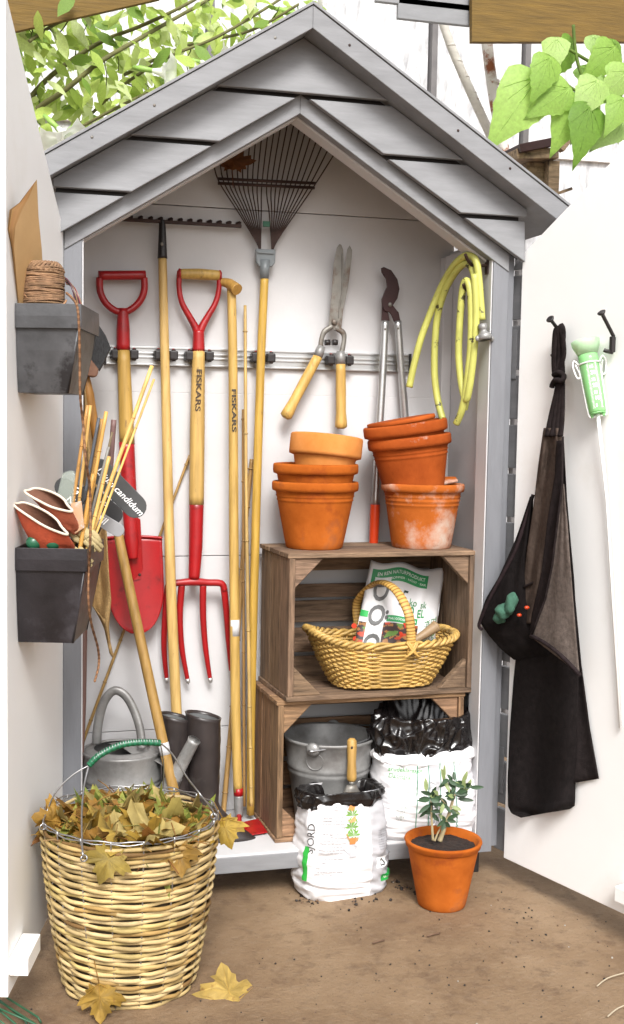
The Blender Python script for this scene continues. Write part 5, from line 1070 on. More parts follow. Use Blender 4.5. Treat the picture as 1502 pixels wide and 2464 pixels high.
O('clear_tag', MB().grid(glass, 6, 8), gm_, 'clear plastic tag sticking up behind the dark oval label', 'tag', solid=.001)
sd_ = [(170, 1212), (196, 1205), (203, 1270), (180, 1285)]
q = [LDs(x, y, s_+.03) for x, y in sd_]; O('seed_packet', MB().add(q+[p-LDd*.004 for p in q], [(0, 1, 2, 3), (7, 6, 5, 4), (0, 4, 5, 1), (1, 5, 6, 2), (2, 6, 7, 3), (3, 7, 4, 0)], (.62, .38, .22)), mat('printed_paper', (1, 1, 1), .6, attr=True, bump=.1, wear=(.62, .52, .46), wscale=30, wth=(.5, .56)), 'small orange and pink paper seed packet behind the gloves', 'seed packet', bev=.001)
# gloves: lofted from an open cuff mouth
def glove(label, rings, s, col1, hand):
    t = T('garden_glove', label, 'glove', LDs(*rings[-1][0], s), 'garden gloves in the lower planter'); n = len(rings)-1
    def f_(u, v, k=1.0):
        i = min(n-1, int(v*n)); q = v*n-i; a_, b_ = rings[i], rings[i+1]; c0 = [lerp(a_[0][j], b_[0][j], q) for j in (0, 1)]; e1 = [lerp(a_[1][j], b_[1][j], q)*k for j in (0, 1)]; e2 = [lerp(a_[2][j], b_[2][j], q)*k for j in (0, 1)]
        th = 2*math.pi*u; cc, ss = math.cos(th), math.sin(th); wv = 1+.07*math.sin(3*th+v*4)+.05*math.sin(5*th+1)
        return LDs(c0[0]+(e1[0]*cc+e2[0]*ss)*wv, c0[1]+(e1[1]*cc+e2[1]*ss)*wv-9*(1-cc*cc)*(1-v)*(1 if ss < 0 else -.3), s-.05*v+.020*ss*k)
    P('cuff', MB().grid(f_, 36, 18, closeu=True, col=col1), m_cloth, t); P('cuff_lining', MB().grid(lambda u, v: f_(u, v*.8, .93), 36, 12, closeu=True, col=(.20, .085, .05)), m_cloth, t)
    P('cuff_binding', MB().tube([f_(i/40, 0, 1.0) for i in range(40)], .0030, 6, closed=True, col=(.78, .68, .55)), m_cloth, t)
    pts, cw = hand
    q = spl([LDs(x, y, s-.05) for x, y in pts], 5); P('palm', MB().tube(q, [lerp(.017, .013, i/(len(q)-1)) for i in range(len(q))], 12, flat=.7, col=cw), m_cloth, t)
    dv = (q[-1]-q[-3]).normalized(); a_ = LDd.cross(dv).normalized()
    for o1, L_ in ((-.012, .030), (-.004, .040), (.005, .038), (.012, .028)): b0_ = q[-2]+a_*o1; P('finger', MB().tube([b0_, b0_+dv*L_*.5-V((0, 0, .002)), b0_+dv*L_+V((0, 0, -.007))], [.0085, .0080, .0048], 9, col=cw), m_cloth, t)
    b0_ = q[1]-a_*.014; P('thumb', MB().tube([b0_, b0_+dv*.02-a_*.008, b0_+dv*.040-a_*.006], [.0085, .0080, .005], 9, col=cw), m_cloth, t)
cw_ = (.50, .40, .20)
glove('orange gardening glove with a cream hand, rear one of the pair', [((118, 1203), (54, 24), (-7, 9)), ((140, 1228), (40, 26), (-14, 17)), ((165, 1252), (24, 20), (-12, 16)), ((182, 1268), (12, 14), (-10, 12))], s_+.06, (.40, .10, .045), ([(178, 1264), (196, 1278), (214, 1292)], cw_))
glove('orange gardening glove folded down in front, mostly its cuff showing', [((98, 1246), (62, 36), (-6, 9)), ((112, 1278), (56, 26), (-14, 20)), ((124, 1305), (52, 14), (-12, 22)), ((134, 1325), (44, 8), (-8, 16))], s_+.10, (.44, .07, .025), ([(156, 1322), (172, 1328), (185, 1334)], cw_))
gl = [o for o in bpy.data.objects if o.name.startswith('garden_glove') and not o.parent][-1]
for x in (82, 128): P('green_fingertip', MB().ball(LDs(x, 1306, sC-.012), (.018, .014, .016), 12, 8, (.02, .12, .06)), m_gloss, gl)

# ================================================================== ON THE RIGHT DOOR
def hook(label, head, knee, low, tipp, foot_):
    h = T('coat_hook', label, 'hook', RDw(*low, .0), 'black coat hooks on the right door'); w0 = .006
    A_, B_, C_, E_ = RDw(*head, .055), RDw(*knee, .012), RDw(*low, .012), RDw(*tipp, .035)
    P('upper_arm', MB().tube(spl([A_, lerp(A_, B_, .7), B_], 5), .0048, 10), m_black, h); P('stem', MB().box((-.006, 0, -.010), (.006, (C_-B_).length, .003), M=axM(B_, RDd, C_-B_)), m_black, h, .002)
    dv = (A_-B_).normalized(); P('knob', MB().tube([A_-dv*.003, A_+dv*.001, A_+dv*.005, A_+dv*.007], [.0055, .0095, .0115, .008], 14), m_black, h); P('lower_hook', MB().tube(spl([C_, lerp(C_, E_, .5)+RDn*.006, E_], 4), [.0052]*9, 8), m_black, h)
    for f in (.35, .75): P('screw', MB().ball(lerp(B_, C_, f)+RDn*.004, .003), m_steel, h)
hook('black coat hook on the right door holding the apron', (1326, 770), (1349, 800), (1350, 875), (1328, 852), None)
hook('black coat hook at the right edge, holding the rain gauge by its wire', (1449, 755), (1477, 810), (1474, 848), (1453, 842), None)
# ---- apron
ap = T('denim_apron', 'dark denim apron hanging by its knotted straps on the right door', 'apron', RDw(1320, 1960, .02))
def rows_fn(rows):                                     # rows: (yL, xL, yR, xR)
    n = len(rows)-1
    def f(u, v):
        i = min(n-1, int(v*n)); t = v*n-i; a_, b_ = rows[i], rows[i+1]; r = [lerp(a_[k], b_[k], t) for k in range(4)]
        return lerp(r[1], r[3], u), lerp(r[0], r[2], u)
    return f
def cloth(name, rows, wf, m, nu=26, nv=60, col=(1, 1, 1), solid=.002):
    f = rows_fn(rows)
    return P(name, MB().grid(lambda u, v: RDw(*f(u, v), wf(u, v)), nu, nv, col), m, ap, solid=solid)
n3 = lambda a_, b_, c_: noise.noise(V((a_, b_, c_)))
cloth('side_panel', [(1050, 1345, 1050, 1356), (1200, 1340, 1200, 1364), (1400, 1345, 1400, 1380), (1600, 1360, 1600, 1399), (1750, 1366, 1750, 1419), (1886, 1370, 1874, 1441)], lambda u, v: .012+.006*math.sin(u*5+1), m_denim, 12, 40, (1.9, 1.8, 1.8))
cloth('skirt', [(1180, 1290, 1180, 1362), (1400, 1262, 1400, 1382), (1540, 1246, 1560, 1390), (1640, 1236, 1660, 1392), (1760, 1227, 1780, 1388), (1880, 1222, 1880, 1385), (1940, 1223, 1925, 1384), (1957, 1231, 1938, 1383), (1967, 1254, 1946, 1372)], lambda u, v: .026+.022*v*math.sin(u*8.5+2.2*v)+.014*n3(u*3, v*4, 1)+.012*math.sin(math.pi*u), m_denim, 40, 70, (1.05, 1, 1))
cloth('bib', [(1030, 1309, 1030, 1352), (1120, 1296, 1120, 1350), (1220, 1284, 1220, 1345), (1330, 1268, 1330, 1338), (1440, 1256, 1440, 1325), (1500, 1250, 1500, 1315)], lambda u, v: .060+.007*math.sin(u*10+v*4)+.010*n3(u*4, v*6, 4)-.010*(2*u-1)**2, m_denimi, 34, 60, (.62, .54, .50))
cloth('bib_fold', [(1060, 1340, 1060, 1354), (1150, 1335, 1150, 1355), (1250, 1318, 1250, 1345), (1380, 1303, 1380, 1330), (1480, 1280, 1480, 1315), (1530, 1275, 1530, 1290)], lambda u, v: .074+.004*math.sin(u*4+v*6), m_denim, 10, 40, (1.6, 1.4, 1.4))
cloth('flap', [(1165, 1354, 1165, 1357), (1260, 1343, 1260, 1366), (1360, 1331, 1360, 1373), (1440, 1314, 1450, 1380), (1500, 1291, 1540, 1387), (1533, 1279, 1622, 1395)], lambda u, v: .082+.010*math.sin(math.pi*u)*v+.005*n3(u*3, v*4, 8), m_denimi, 24, 40, (1.05, 1.02, 1.02))
f = rows_fn([(1530, 1277, 1622, 1396)]*2); hem = [RDw(lerp(1277, 1396, t)+3*math.sin(t*3), lerp(1531, 1626, t**1.35), .086+.010*math.sin(math.pi*t)) for t in [i/14 for i in range(15)]]
P('flap_hem', MB().tube(hem, .0056, 8, col=(2.2, 1.9, 2.0)), m_denim, ap)
P('flap_edge', MB().tube([RDw(*q, .085) for q in ((1355, 1050), (1353, 1165), (1341, 1262), (1329, 1360), (1312, 1442), (1290, 1500), (1278, 1532))], .0030, 6, col=(2, 1.8, 1.8)), m_denim, ap)
cloth('left_pouch', [(1195, 1276, 1195, 1283), (1300, 1240, 1300, 1280), (1390, 1200, 1390, 1280), (1440, 1170, 1440, 1290), (1492, 1152, 1480, 1305), (1530, 1178, 1520, 1318), (1562, 1206, 1550, 1322), (1588, 1238, 1575, 1322)], lambda u, v: .040+.052*math.sin(math.pi*min(1, v*1.02))*(1-u)**.7+.008*n3(u*4, v*5, 6), m_denim, 30, 50, (.85, .8, .8))
P('pouch_edge', MB().tube(spl([RDw(x, y, w_) for x, y, w_ in ((1283, 1190, .03), (1262, 1260, .05), (1238, 1330, .066), (1200, 1400, .086), (1172, 1455, .094), (1153, 1502, .096), (1160, 1515, .092))], 5), .0052, 8, col=(2.4, 1.9, 2.1)), m_denim, ap)
P('pouch_edge', MB().tube(spl([RDw(x, y, w_) for x, y, w_ in ((1262, 1412, .060), (1285, 1402, .058), (1303, 1402, .058))], 5), .0035, 8, col=(1.8, 1.5, 1.5)), m_denim, ap)
for i, (x0_, x1_, x2_) in enumerate(((1336, 1333, 1330), (1352, 1357, 1342), (1342, 1344, 1338), (1356, 1352, 1350))):
    P('strap', MB().tube(spl([RDw(1342+i*2, 786-i, .030), RDw(x0_, 800, .034), RDw(x1_, 850, .036-.004*i), RDw(x2_+4, 895, .034), RDw(1342+4*i, 925, .036), RDw(1326+9*i, 1000, .050), RDw(1316+11*i, 1050, .066)], 6), .0095, 8, flat=.3, col=(1.9, 1.7, 1.7), upv=RDn.cross(V((0, 0, 1)))), m_denim, ap)
P('knot', MB().tube(spl([RDw(1333, 902, .040), RDw(1345, 896, .048), RDw(1357, 904, .044), RDw(1352, 916, .050), RDw(1338, 914, .048), RDw(1331, 922, .042), RDw(1328, 932, .040)], 6), .0072, 9, col=(2, 1.8, 1.8)), m_denim, ap)
# things peeping out of the pocket
cg = T('cloth_gloves', 'crumpled green cloth gloves peeping out of the apron pocket', 'gloves', RDw(1208, 1500, .09))
for c_, sz, rz in (((1215, 1472), (20, 17), .3), ((1204, 1486), (17, 15), -.2), ((1228, 1456), (14, 24), .2)):
    p = RDw(*c_, .098); k = mm(p); M = Matrix.Rotation(rz, 3, 'Y'); mb = MB().ball(p, (sz[0]*k, .018, sz[1]*k), 18, 12, (.045, .13, .085) if sz[1] < 25 else (.07, .10, .095), M)
    for v in mb.v: v += (v-p)*(.5*noise.noise(v*38)+.3*noise.noise(v*95))
    P('fold', mb, m_cloth, cg)
for i, (x, y) in enumerate(((1268, 1462), (1250, 1480))):
    p = RDw(x, y, .088); O('red_plug', MB().ball(p, (.0075, .006, .0050), 10, 8, (.62, .06, .015)), m_gloss, ('small red plug above the pocket fold, the right one of two', 'small red plug above the pocket fold, the left one of two')[i], 'plug')
# ---- rain gauge
rgt, rgb = RDw(1417, 870, .030), RDw(1438, 992, .026); axr = (rgb-rgt).normalized(); Lr = (rgb-rgt).length; sidr = RDd; k = mm(rgt)
rg = T('rain_gauge', 'green plastic rain gauge with a white scale, wire holder and white rod', 'rain gauge', rgb)
m_rg = mat('green_clear_plastic', (.40, .80, .36), .2, k=1, var=.06, bump=.03, spec=.5, trans=.4)
m_rgp = mat('pale_green_plastic', (.66, .86, .62), .2, k=1, var=.05, bump=.03, trans=.4)
A0 = rgt-axr*(.055); Mz = lambda p: axM(p, RDd, axr.cross(RDd)*-1)
def tl(pr, m, nm): return P(nm, MB().tube([rgt+axr*a_ for a_, r in pr], [r for a_, r in pr], 20, caps=False, upv=RDn), m, rg, solid=.0015)
tl([(-.056, .0365), (-.046, .036), (-.040, .034), (-.018, .0245)], m_rgp, 'funnel'); tl([(-.019, .0245), (-.004, .0245), (.0, .0245), (Lr*.6, .0225), (Lr*.98, .0205), (Lr, .019)], m_rg, 'tube'); P('tube_base', MB().tube([rgb, rgb+axr*.004], .0195, 16, upv=RDn), m_rg, rg)
view = (CAM-rgt); view = (view-axr*view.dot(axr)).normalized(); lat = view.cross(axr)*-1
if lat.dot(rt) < 0: lat = -lat
def rgs(x, d, e=.0012): r = lerp(.0245, .0205, d/Lr)+e; an = x/r; return rgt+axr*d+(view*math.cos(an)+lat*math.sin(an))*r
mb = MB()
for i in range(36):
    d = .006+i*(Lr-.016)/35; L_ = .0052 if i % 5 else .0075
    for x0_, sg in ((-.006, -1), (.0165, 1)):
        a_, b_ = x0_-L_/2, x0_+L_/2; mb.add([rgs(a_, d), rgs((a_+b_)/2, d), rgs(b_, d), rgs(b_, d+.0014), rgs((a_+b_)/2, d+.0014), rgs(a_, d+.0014)], [(0, 1, 4, 5), (1, 2, 3, 4)], (.9, .92, .9))
P('scale_marks', mb, m_print, rg, kind='stuff')
for n_, d in ((35, .12), (30, .245), (25, .37), (20, .49), (15, .62), (10, .74), (5, .87)):
    mb = MB(); vs_, f_ = text_mesh(str(n_), .014 if n_ % 10 == 0 else .010, 0, .0006); mb.add([rgs(-.001+x, d*Lr+.006-y, .0016) for x, y, z in vs_], f_, (.95, .97, .95)); P('lettering', mb, m_print, rg)
m_wr = mat('white_wire', (.84, .84, .83), .4, k=1, var=.02, bump=0)
ringp = [rgt+axr*.006+view*.027*math.cos(t*.4)+lat*.027*math.sin(t*.4) for t in range(16)]; P('wire_ring', MB().tube(ringp, .0022, 6, closed=True), m_wr, rg)
for sg in (-1, 1):
    b_ = rgt+axr*.006+lat*sg*.026
    P('wire_side', MB().tube(spl([b_, rgt+axr*Lr*.5+lat*sg*.0255, rgb+axr*.002+lat*sg*.023, rgb+axr*.010+lat*sg*.015, rgb+axr*.010], 5), .0022, 6), m_wr, rg)
    e = rgt-axr*.002+lat*sg*.036; P('wire_loop', MB().tube(spl([b_, e-axr*.006, e+axr*.006+lat*sg*.006, e+axr*.034+lat*sg*.002, e+axr*.042+lat*-sg*.004, e+axr*.034-lat*sg*.009, e+axr*.004-lat*sg*.001], 6), .0024, 6), m_wr, rg)
    P('foot_tab', MB().tube([rgb+lat*sg*.015, rgb+axr*.012+lat*sg*.015], .004, 8), m_rg, rg)
P('rod', MB().tube([rgb+axr*.004, RDw(1460, 1200, .012), RDw(1493, 1752, .008)], [.0052, .0042, .0036], 10), m_wr, rg)
# ================================================================== GREENERY AND YARD BEHIND
random.seed(33)
def leaf_tpl(outline, bend, fold, col, nz=0, serr=0, rnd=random):
    """leaf in xy (base at origin, tip at y=1), outline = half widths along y"""
    mb = MB(); n = len(outline); vs = []
    for i, (y, w_) in enumerate(outline):
        zc = bend*(y*y-y*.2); sr = 1+serr*(1 if i % 2 else -1)
        for x, q in ((-w_*sr, 1), (-w_*.5, .5), (0, 0), (w_*.5, .5), (w_*sr, 1)): vs.append(V((x, y-.25*abs(x) if serr else y, zc+fold*abs(x)+nz*math.sin(y*9+x*6)*abs(x))))
    fs = []; cs = []
    for i in range(n-1):
        for k in range(4): fs.append((i*5+k, i*5+k+1, i*5+k+6, i*5+k+5))
    o = mb.add(vs, fs, col, True); return mb
def leaf_meshes(name, count, outline, cols, m, vein=None, **kw):
    out = []
    for i in range(count):
        c_ = cols[i % len(cols)]; mb = leaf_tpl(outline, random.uniform(-.35, .15), random.uniform(.0, .35), c_, random.uniform(0, .3), **kw)
        if vein:
            mb.tube([V((0, y, -.35*0+.006)) for y in (0, .01)], .001, 3, col=c_)
        me = mb.mesh(name); me.materials.append(m); out.append(me)
    return out
lance = [(0, .01), (.08, .08), (.22, .17), (.42, .21), (.62, .175), (.8, .10), (.92, .04), (1, .003)]
vcols = [(.52, .66, .15), (.45, .60, .12), (.62, .74, .26), (.36, .50, .09), (.66, .76, .36), (.22, .36, .06)]
VL = leaf_meshes('leaf', 14, lance, vcols, m_green)
m_flower = mat('white_petal', (.84, .86, .78), .6, k=1, var=.05, bump=.1, trans=.35)
def orient(y_, z_):                                    # rotation taking local y to y_, local z towards z_
    y_ = V(y_).normalized(); x = y_.cross(V(z_)).normalized(); z = x.cross(y_); return Matrix(((x.x, y_.x, z.x), (x.y, y_.y, z.y), (x.z, y_.z, z.z)))
def put_leaf(me, par, p, y_, z_, sc_, name='leaf'):
    o = link(name, me); o.parent = par; o.location = V(p)-root(par); o.rotation_euler = orient(y_, z_).to_euler(); o.scale = (sc_,)*3; return o
vn = T('trumpet_vine', 'pale green leafy climber with white trumpet flowers, filling the upper left', 'climber', py_(60, 330, .95))
VY = .95
branches = [[(40, 300), (70, 240), (120, 185), (190, 133), (255, 95), (340, 62), (430, 20), (520, -30)], [(60, 330), (85, 268), (155, 218), (240, 150), (320, 102), (420, 45), (500, 0), (560, -40)], [(70, 100), (140, 55), (260, 8), (330, -30)], [(90, 360), (190, 300), (290, 210), (400, 140), (520, 90), (640, 20), (700, -20)], [(150, 330), (260, 270), (330, 235), (430, 190)], [(300, 180), (450, 110), (600, 75), (720, 10)], [(20, 60), (60, 30), (150, -20)]]
bp = []
for i, b_ in enumerate(branches):
    q = spl([py_(x, y, VY+.12*math.sin(i*2+.01*x)) for x, y in b_], 8); bp.append((i, q)); P('branch', MB().tube(q, [lerp(.0105 if i < 2 else .006, .0045, j/len(q)) for j in range(len(q))], 7, col=(.95, 1.0, .8)), m_bark, vn)
cnt = 0
while cnt < 285:
    i, q = random.choice(bp); j = random.randrange(len(q)-1); p = q[j]+V((random.gauss(0, .055), random.uniform(-.10, .25), random.gauss(-.01, .055)))
    d_ = V((random.gauss(.25, .7), random.gauss(-.2, .5), random.gauss(-.75, .5)))
    put_leaf(random.choice(VL), vn, p, d_, V((random.gauss(0, .5), -1, random.gauss(.4, .5))), random.uniform(.045, .115)); cnt += 1
mb = MB()
for k in range(430):
    i, q = random.choice(bp); j = random.randrange(len(q)-1); p = q[j]+V((random.gauss(0, .07), random.uniform(-.02, .35), random.gauss(0, .07)))
    Mx = orient(V((random.gauss(.25, .7), random.gauss(-.2, .5), random.gauss(-.6, .6))), V((random.gauss(0, .5), -1, random.gauss(.4, .5)))); sc_ = random.uniform(.035, .09); c_ = random.choice(vcols)
    vs_ = [V((sx*w_, y, -.2*y*y)) for y, w_ in lance[1:-1] for sx in (-1, 1)]; vs_ = [V((0, 0, 0))]+vs_+[V((0, 1, -.2))]
    fs_l = [(0, 2, 1)]+[(1+2*a_, 2+2*a_, 4+2*a_, 3+2*a_) for a_ in range(5)]+[(11, 12, 13)]
    mb.add([p+Mx @ (v*sc_) for v in vs_], fs_l, c_, True)
P('far_foliage', mb, m_green, vn, kind='stuff')
for i in range(40):
    i_, q = random.choice(bp); j = random.randrange(len(q)-3); p = q[j]; e = p+V((random.gauss(.02, .03), random.gauss(0, .03), random.uniform(-.09, .05))); P('twig', MB().tube([p, lerp(p, e, .5)+V((.006, 0, .004)), e], [.0028, .0022, .0015], 5, col=(.8, 1.1, .6)), m_bark, vn)
def trumpet(px, py2, dx, dz, L_, y=VY-.1):
    p = py_(px, py2, y); d_ = V((dx, -.45, dz)).normalized(); M = Matrix.Translation(p) @ orient(d_, V((0, 0, 1) if abs(d_.z) < .9 else (1, 0, 0))).to_4x4() @ Matrix.Rotation(rad(-90), 4, 'X')
    def f_(u, v):
        th = 2*math.pi*u; r = ip([(0, .035), (.3, .05), (.55, .10), (.75, .20), (.88, .33), (1, .50)], v)*L_*(1+(.30*max(0, math.cos(5*th))**2-.08)*max(0, v-.7)*3.0); z = L_*(v if v < .88 else .88+.02*(v-.88)); return M @ V((r*math.cos(th), r*math.sin(th), z-.10*L_*max(0, v-.9)*8*max(0, math.cos(5*th))))
    fl_ = P('flower', MB().grid(f_, 30, 12, closeu=True), m_flower, vn); P('calyx', MB().tube([p-d_*.03, p, p+d_*L_*.35], [.006, .010, .0075], 8, col=(.30, .50, .10)), m_gen, fl_)
trumpet(120, 290, .5, -.55, .13); trumpet(170, 312, -.5, -.6, .12); trumpet(385, 195, .8, -.25, .14); trumpet(455, 145, .85, -.2, .14, VY); trumpet(680, 25, .85, -.3, .14, VY); trumpet(340, 165, .8, -.2, .12)
# right: broad leaved shrub close behind the door
rs = T('broad_leaved_shrub', 'shrub with large lobed bright green leaves above the right door', 'shrub', py_(1480, 330, .45))
SY = .42
def lobed(i, col):
    rs_ = random.Random(i); L_ = [(0, .02), (.03, .20), (.08, .36), (.14, .45), (.20, .50), (.27, .50), (.33, .46), (.38, .47), (.44, .44), (.50, .38), (.56, .35), (.62, .29), (.68, .25), (.75, .19), (.82, .13), (.89, .08), (.95, .04), (1, .003)]
    mb = MB(); nx = 6; vs = []
    for y, w_ in L_:
        w2_ = w_*.66*(1+rs_.uniform(-.07, .07))
        for k in range(-nx, nx+1):
            x = w2_*k/nx; ridge = .02*abs(math.sin(k*1.6+y*10)); vs.append(V((x, y-.22*abs(x)*(1 if y < .3 else .2), -.35*y*y-.35*x*x+ridge+.05*math.sin(y*6+i)*x)))
    m_ = 2*nx+1; fs = [(j*m_+k, j*m_+k+1, (j+1)*m_+k+1, (j+1)*m_+k) for j in range(len(L_)-1) for k in range(2*nx)]
    for f in fs:
        c_ = vs[f[0]]; d_ = min(abs(c_.x), *(abs(abs(c_.x)-t*(c_.y-.02)) for t in (.55, 1.3))); k = 1.0; mb.add([vs[q] for q in f], [(0, 1, 2, 3)], (col[0]*k, col[1]*k, col[2]*k), True)
    for tx in (-1, -.55, 0, .55, 1):
        vp = []
        for t in (0, .15, .3, .45, .6, .75):
            y = .04+t*(.95 if tx == 0 else .55); x = tx*.30*t/.75*(1.0 if abs(tx) > .8 else .8); vp.append(V((x, y-.22*abs(x)*.4, -.35*y*y-.35*x*x+.016+.05*math.sin(y*6+i)*x)))
        mb.tube(vp, [.009, .008, .006, .005, .004, .002], 4, col=(col[0]*1.35, col[1]*1.25, col[2]*1.6))
    bm = bmesh.new(); me = mb.mesh('leaf'); bm.from_mesh(me); bmesh.ops.remove_doubles(bm, verts=bm.verts[:], dist=1e-5); bm.to_mesh(me); bm.free(); me.materials.append(m_green); return me
lg = [(.40, .62, .13), (.34, .55, .10), (.48, .68, .20), (.22, .40, .06), (.38, .56, .17)]
for i, (bx_, by_, tx_, ty_, y_) in enumerate(((1297, 180, 1192, 338, .40), (1324, 135, 1296, 232, .36), (1340, 90, 1332, 170, .45), (1380, 100, 1345, 190, .50), (1425, 85, 1455, 150, .50), (1372, 210, 1290, 270, .38), (1385, 225, 1350, 358, .40), (1440, 190, 1392, 280, .37), (1420, 250, 1408, 390, .36), (1470, 200, 1425, 250, .42), (1490, 150, 1500, 240, .40), (1500, 235, 1470, 310, .34), (1415, 235, 1375, 320, .47), (1395, 160, 1440, 215, .52), (1450, 280, 1500, 330, .45), (1330, 215, 1270, 200, .5), (1480, 110, 1420, 190, .46), (1510, 170, 1455, 235, .38), (1475, 95, 1500, 165, .5), (1500, 290, 1440, 345, .4))):
    A_, B_ = py_(bx_, by_, y_), py_(tx_, ty_, y_-.05); L_ = (B_-A_).length; put_leaf(lobed(i, lg[i % 5]), rs, A_, B_-A_, V((random.gauss(0, .25), -1, random.uniform(-.1, .5))), L_*1.0)
for b_ in ([(1540, 210), (1440, 160), (1380, 125), (1345, 105)], [(1520, 300), (1450, 235), (1380, 215), (1320, 165), (1297, 180)], [(1440, 240), (1400, 180), (1385, 120), (1380, 60)], [(1470, 225), (1420, 250), (1385, 228)]):
    P('branch', MB().tube(spl([py_(x, y, .47) for x, y in b_], 6), .0055, 7, col=(.75, 1.3, .45)), m_bark, rs)
# pale poles and a rusty pipe behind the roof
m_pole = mat('pale_bark', (.66, .63, .57), .8, var=.15, scale=10, stretch=(1, 1, 3), bump=.3, wear=(.25, .10, .04), wscale=20, wth=(.60, .68))
m_pipe = mat('rusty_white_pipe', (.68, .65, .60), .6, var=.1, scale=10, bump=.2, wear=(.30, .09, .03), wscale=13, wth=(.52, .60))
q = [py_(x, y, 1.3) for x, y in ((1055, 20), (1085, 110), (1130, 215), (1185, 335), (1230, 430))]; P_ = T('bare_pole', 'slanting pale pole with peeling bark behind the roof', 'pole', q[-1]); P('trunk', rod(MB(), q, [.016, .017, .018, .018, .018], 12), m_pole, P_)
for i in range(7):
    p = lerp(q[1], q[3], i/6); P('node', MB().tube([p-V((0, 0, .003)), p, p+V((0, 0, .003))], [.0178, .0195, .0178], 12), m_pole, P_)
q = [py_(x, y, 1.2) for x, y in ((1160, -20), (1172, 105), (1190, 240), (1215, 370), (1230, 470))]; P_ = T('rusty_pipe', 'white upright pipe with rust streaks behind the roof', 'pipe', q[-1]); P('pipe', rod(MB(), q, .021, 14), m_pipe, P_)
for f in (.35, .8): p = lerp(q[1], q[3], f); P('clamp', MB().tube([p-V((0, 0, .008)), p+V((0, 0, .008))], .024, 14), m_pipe, P_)
# rotten wooden box beyond the roof
m_rot = mat('rotten_wood', (.30, .21, .13), .85, var=.5, scale=12, stretch=(1, 8, 8), bump=.5, wear=(.035, .022, .016), wscale=7, wth=(.5, .6))
wbx = T('wooden_box', 'weathered wooden box with a dark lid beyond the right roof edge', 'box', py_(1300, 460, .8))
def qbox(name, a_, b_, y0, y1, m, rotd=0):
    A_, B_ = py_(*a_, y0), py_(*b_, y0); c_ = (A_+B_)/2; M = Matrix.Translation(c_) @ Matrix.Rotation(rad(rotd), 4, 'Y') @ Matrix.Translation(-c_)
    return P(name, MB().box((min(A_.x, B_.x), y0, min(A_.z, B_.z)), (max(A_.x, B_.x), y1, max(A_.z, B_.z)), M=M), m, wbx, .002)
qbox('top_board', (1245, 352), (1345, 385), .8, 1.1, m_rot, -5); qbox('front_board', (1270, 388), (1330, 470), .86, .9, m_rot); qbox('post', (1322, 385), (1345, 470), .82, .86, m_rot); qbox('lid', (1252, 335), (1330, 362), .78, 1.05, m_lop, -14); qbox('brace', (1342, 325), (1400, 345), .84, .87, m_rot, -52)
qbox('lower_board', (1310, 458), (1380, 470), .8, .83, m_rot, -20)
# neighbouring wall: grey lapped boards, beyond the roof at the top
nb = T('clad_wall', 'grey lapped board cladding of a building at the very top, right of the ridge', 'wall', py_(1040, 50, 1.0))
for y0, y1 in ((-45, 3), (11, 44)):
    A_, B_ = py_(958 if y1 > 20 else 905, y1, 1.0), py_(1135, y0, 1.0); P('board', MB().box((A_.x, 1.0, A_.z), (B_.x, 1.02, B_.z)), m_grey, nb, .003)
m_brown = mat('brown_fill', (.170, .100, .018), .8, var=.3, scale=6, stretch=(1, 8, 14), bump=.5, bscale=20, bstretch=(1, 8, 12))  # colour of the two made-up corner slabs, no real timber
A_ = py_(1135, 100, .96); bw = T('brown_fill_slab', 'added flat brown slab filling a blank area in the top right corner', 'board', A_); q = [py_(x, y, .96) for x, y in ((1136, -60), (1136, 101), (1560, 101), (1560, -60))]; P('board', MB().add(q+[p+V((0, .025, 0)) for p in q], [(0, 1, 2, 3), (7, 6, 5, 4)]+[(i, 4+i, 4+(i+1) % 4, (i+1) % 4) for i in range(4)]), m_brown, bw, .002)  # added slab standing in for a flat brown fill, no real board
pts = [(-60, -60), (-60, 92), (20, 80), (385, -2), (420, -60)]
q = [py_(x, y, .80) for x, y in pts]; n = len(q); bw = T('brown_fill_slab', 'added flat brown slab filling a blank area in the top left corner above the climber', 'board', q[1]); P('board', MB().add(q+[p+V((0, .02, 0)) for p in q], [tuple(range(n)), tuple(range(2*n-1, n-1, -1))]+[(i, n+i, n+(i+1) % n, (i+1) % n) for i in range(n)]), m_brown, bw, .002)  # second made-up slab, in place of the brown fill at upper left
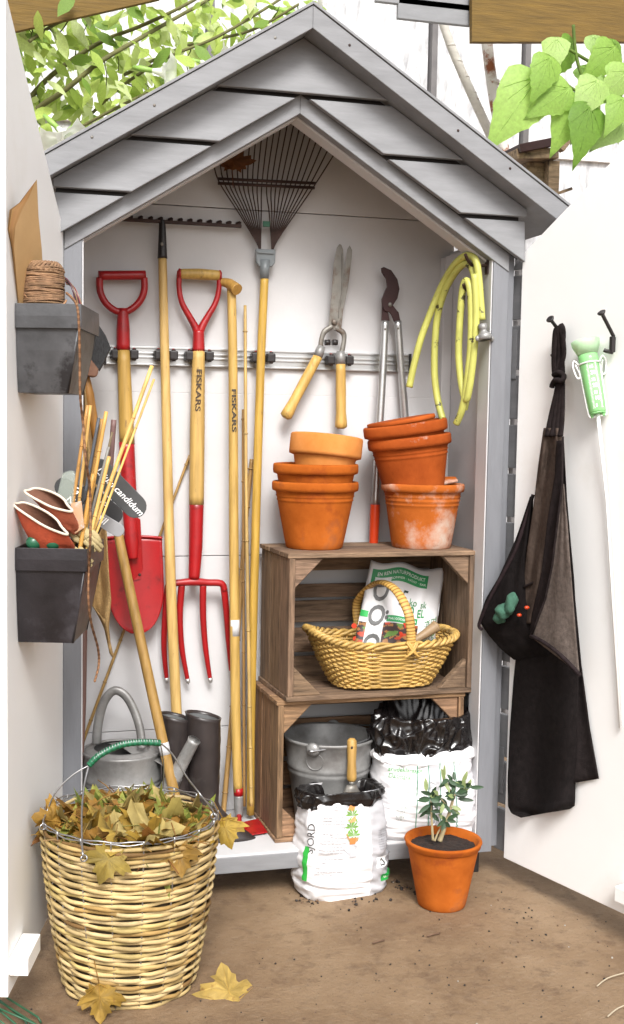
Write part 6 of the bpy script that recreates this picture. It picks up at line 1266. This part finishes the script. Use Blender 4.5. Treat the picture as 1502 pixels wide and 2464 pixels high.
# ================================================================== SMALL THINGS ON THE GROUND
random.seed(3)
mb = MB()
for (px, py2, n_, sp) in ((965, 2138, 26, 10), (948, 2122, 8, 6), (870, 2176, 14, 26), (745, 2166, 30, 22), (1015, 2150, 6, 20), (1150, 2170, 14, 60), (1240, 2220, 22, 90), (1000, 2260, 24, 180), (700, 2330, 30, 260), (1200, 2340, 40, 200), (850, 2420, 30, 260)):
    for i in range(n_):
        p = pz_(px+random.gauss(0, sp), py2+random.gauss(0, sp*.35), G); r = random.uniform(.0008, .003) if sp > 50 else random.uniform(.0012, .005); p.z = gz(p.x, p.y)+r*.5; k = random.random()
        c_ = (.018, .010, .007) if k < .75 else (.5, .47, .42) if k < .80 else (.16, .09, .05); n0 = len(mb.v); mb.ball(p, (r, r*random.uniform(.7, 1.2), r*.75), 6, 4, c_)
        for v in mb.v[n0:]: v += V([random.uniform(-.45, .45)*r for _ in range(3)])
o = O('soil_crumbs', mb, m_gen, kind='stuff'); tag(o, 'dark soil crumbs and grit scattered on the ground', 'soil crumbs')
tg = T('fan_rake', 'green wire tines of a lawn rake poking in at the bottom left corner', 'rake', pz_(-20, 2400, G))
m_tine = mat('green_tine', (.02, .10, .045), .35, var=.2, bump=.05)
for i, ((x0_, y0_), (x1_, y1_)) in enumerate((((-40, 2375), (60, 2455)), ((-40, 2385), (82, 2462)), ((-40, 2398), (40, 2466)), ((-40, 2410), (98, 2470)), ((-40, 2425), (20, 2472)), ((-40, 2365), (92, 2448)))):
    A_, B_ = pz_(x0_, y0_, G+.055), pz_(x1_, y1_, G+.012); P('tine', MB().tube([A_, lerp(A_, B_, .6), B_, B_+V((.006, -.01, -.008))], .0024, 6), m_tine, tg)
m_twig = mat('dry_twig', (.16, .09, .055), .8)
for i, (x, y, dx, lab) in enumerate(((1735/1.6625, 3740/1.6625, .02, 'tiny brown twig on the ground right of centre'), (1515/1.6625, 3768/1.6625, .018, 'tiny brown twig on the ground left of the other twig'))):
    p = pz_(x, y, G+.006); O('twig', MB().tube([p-V((dx, .004, 0)), p+V((0, .001, .002)), p+V((dx, .006, 0))], .0022, 5), m_twig, lab, 'twig')
for i, (x, y) in enumerate(((2440/1.6625, 3930/1.6625), (2485/1.6625, 4050/1.6625))):
    p = pz_(x, y, G+.008); O('straw', MB().tube(spl([p-V((.04, .01, 0)), p+V((0, .01, .006)), p+V((.06, .03, .004))], 4), .0018, 5, col=(.5, .42, .3)), m_gen, ('pale straw on the ground at the right edge', 'pale straw in the bottom right corner')[i], 'straw')
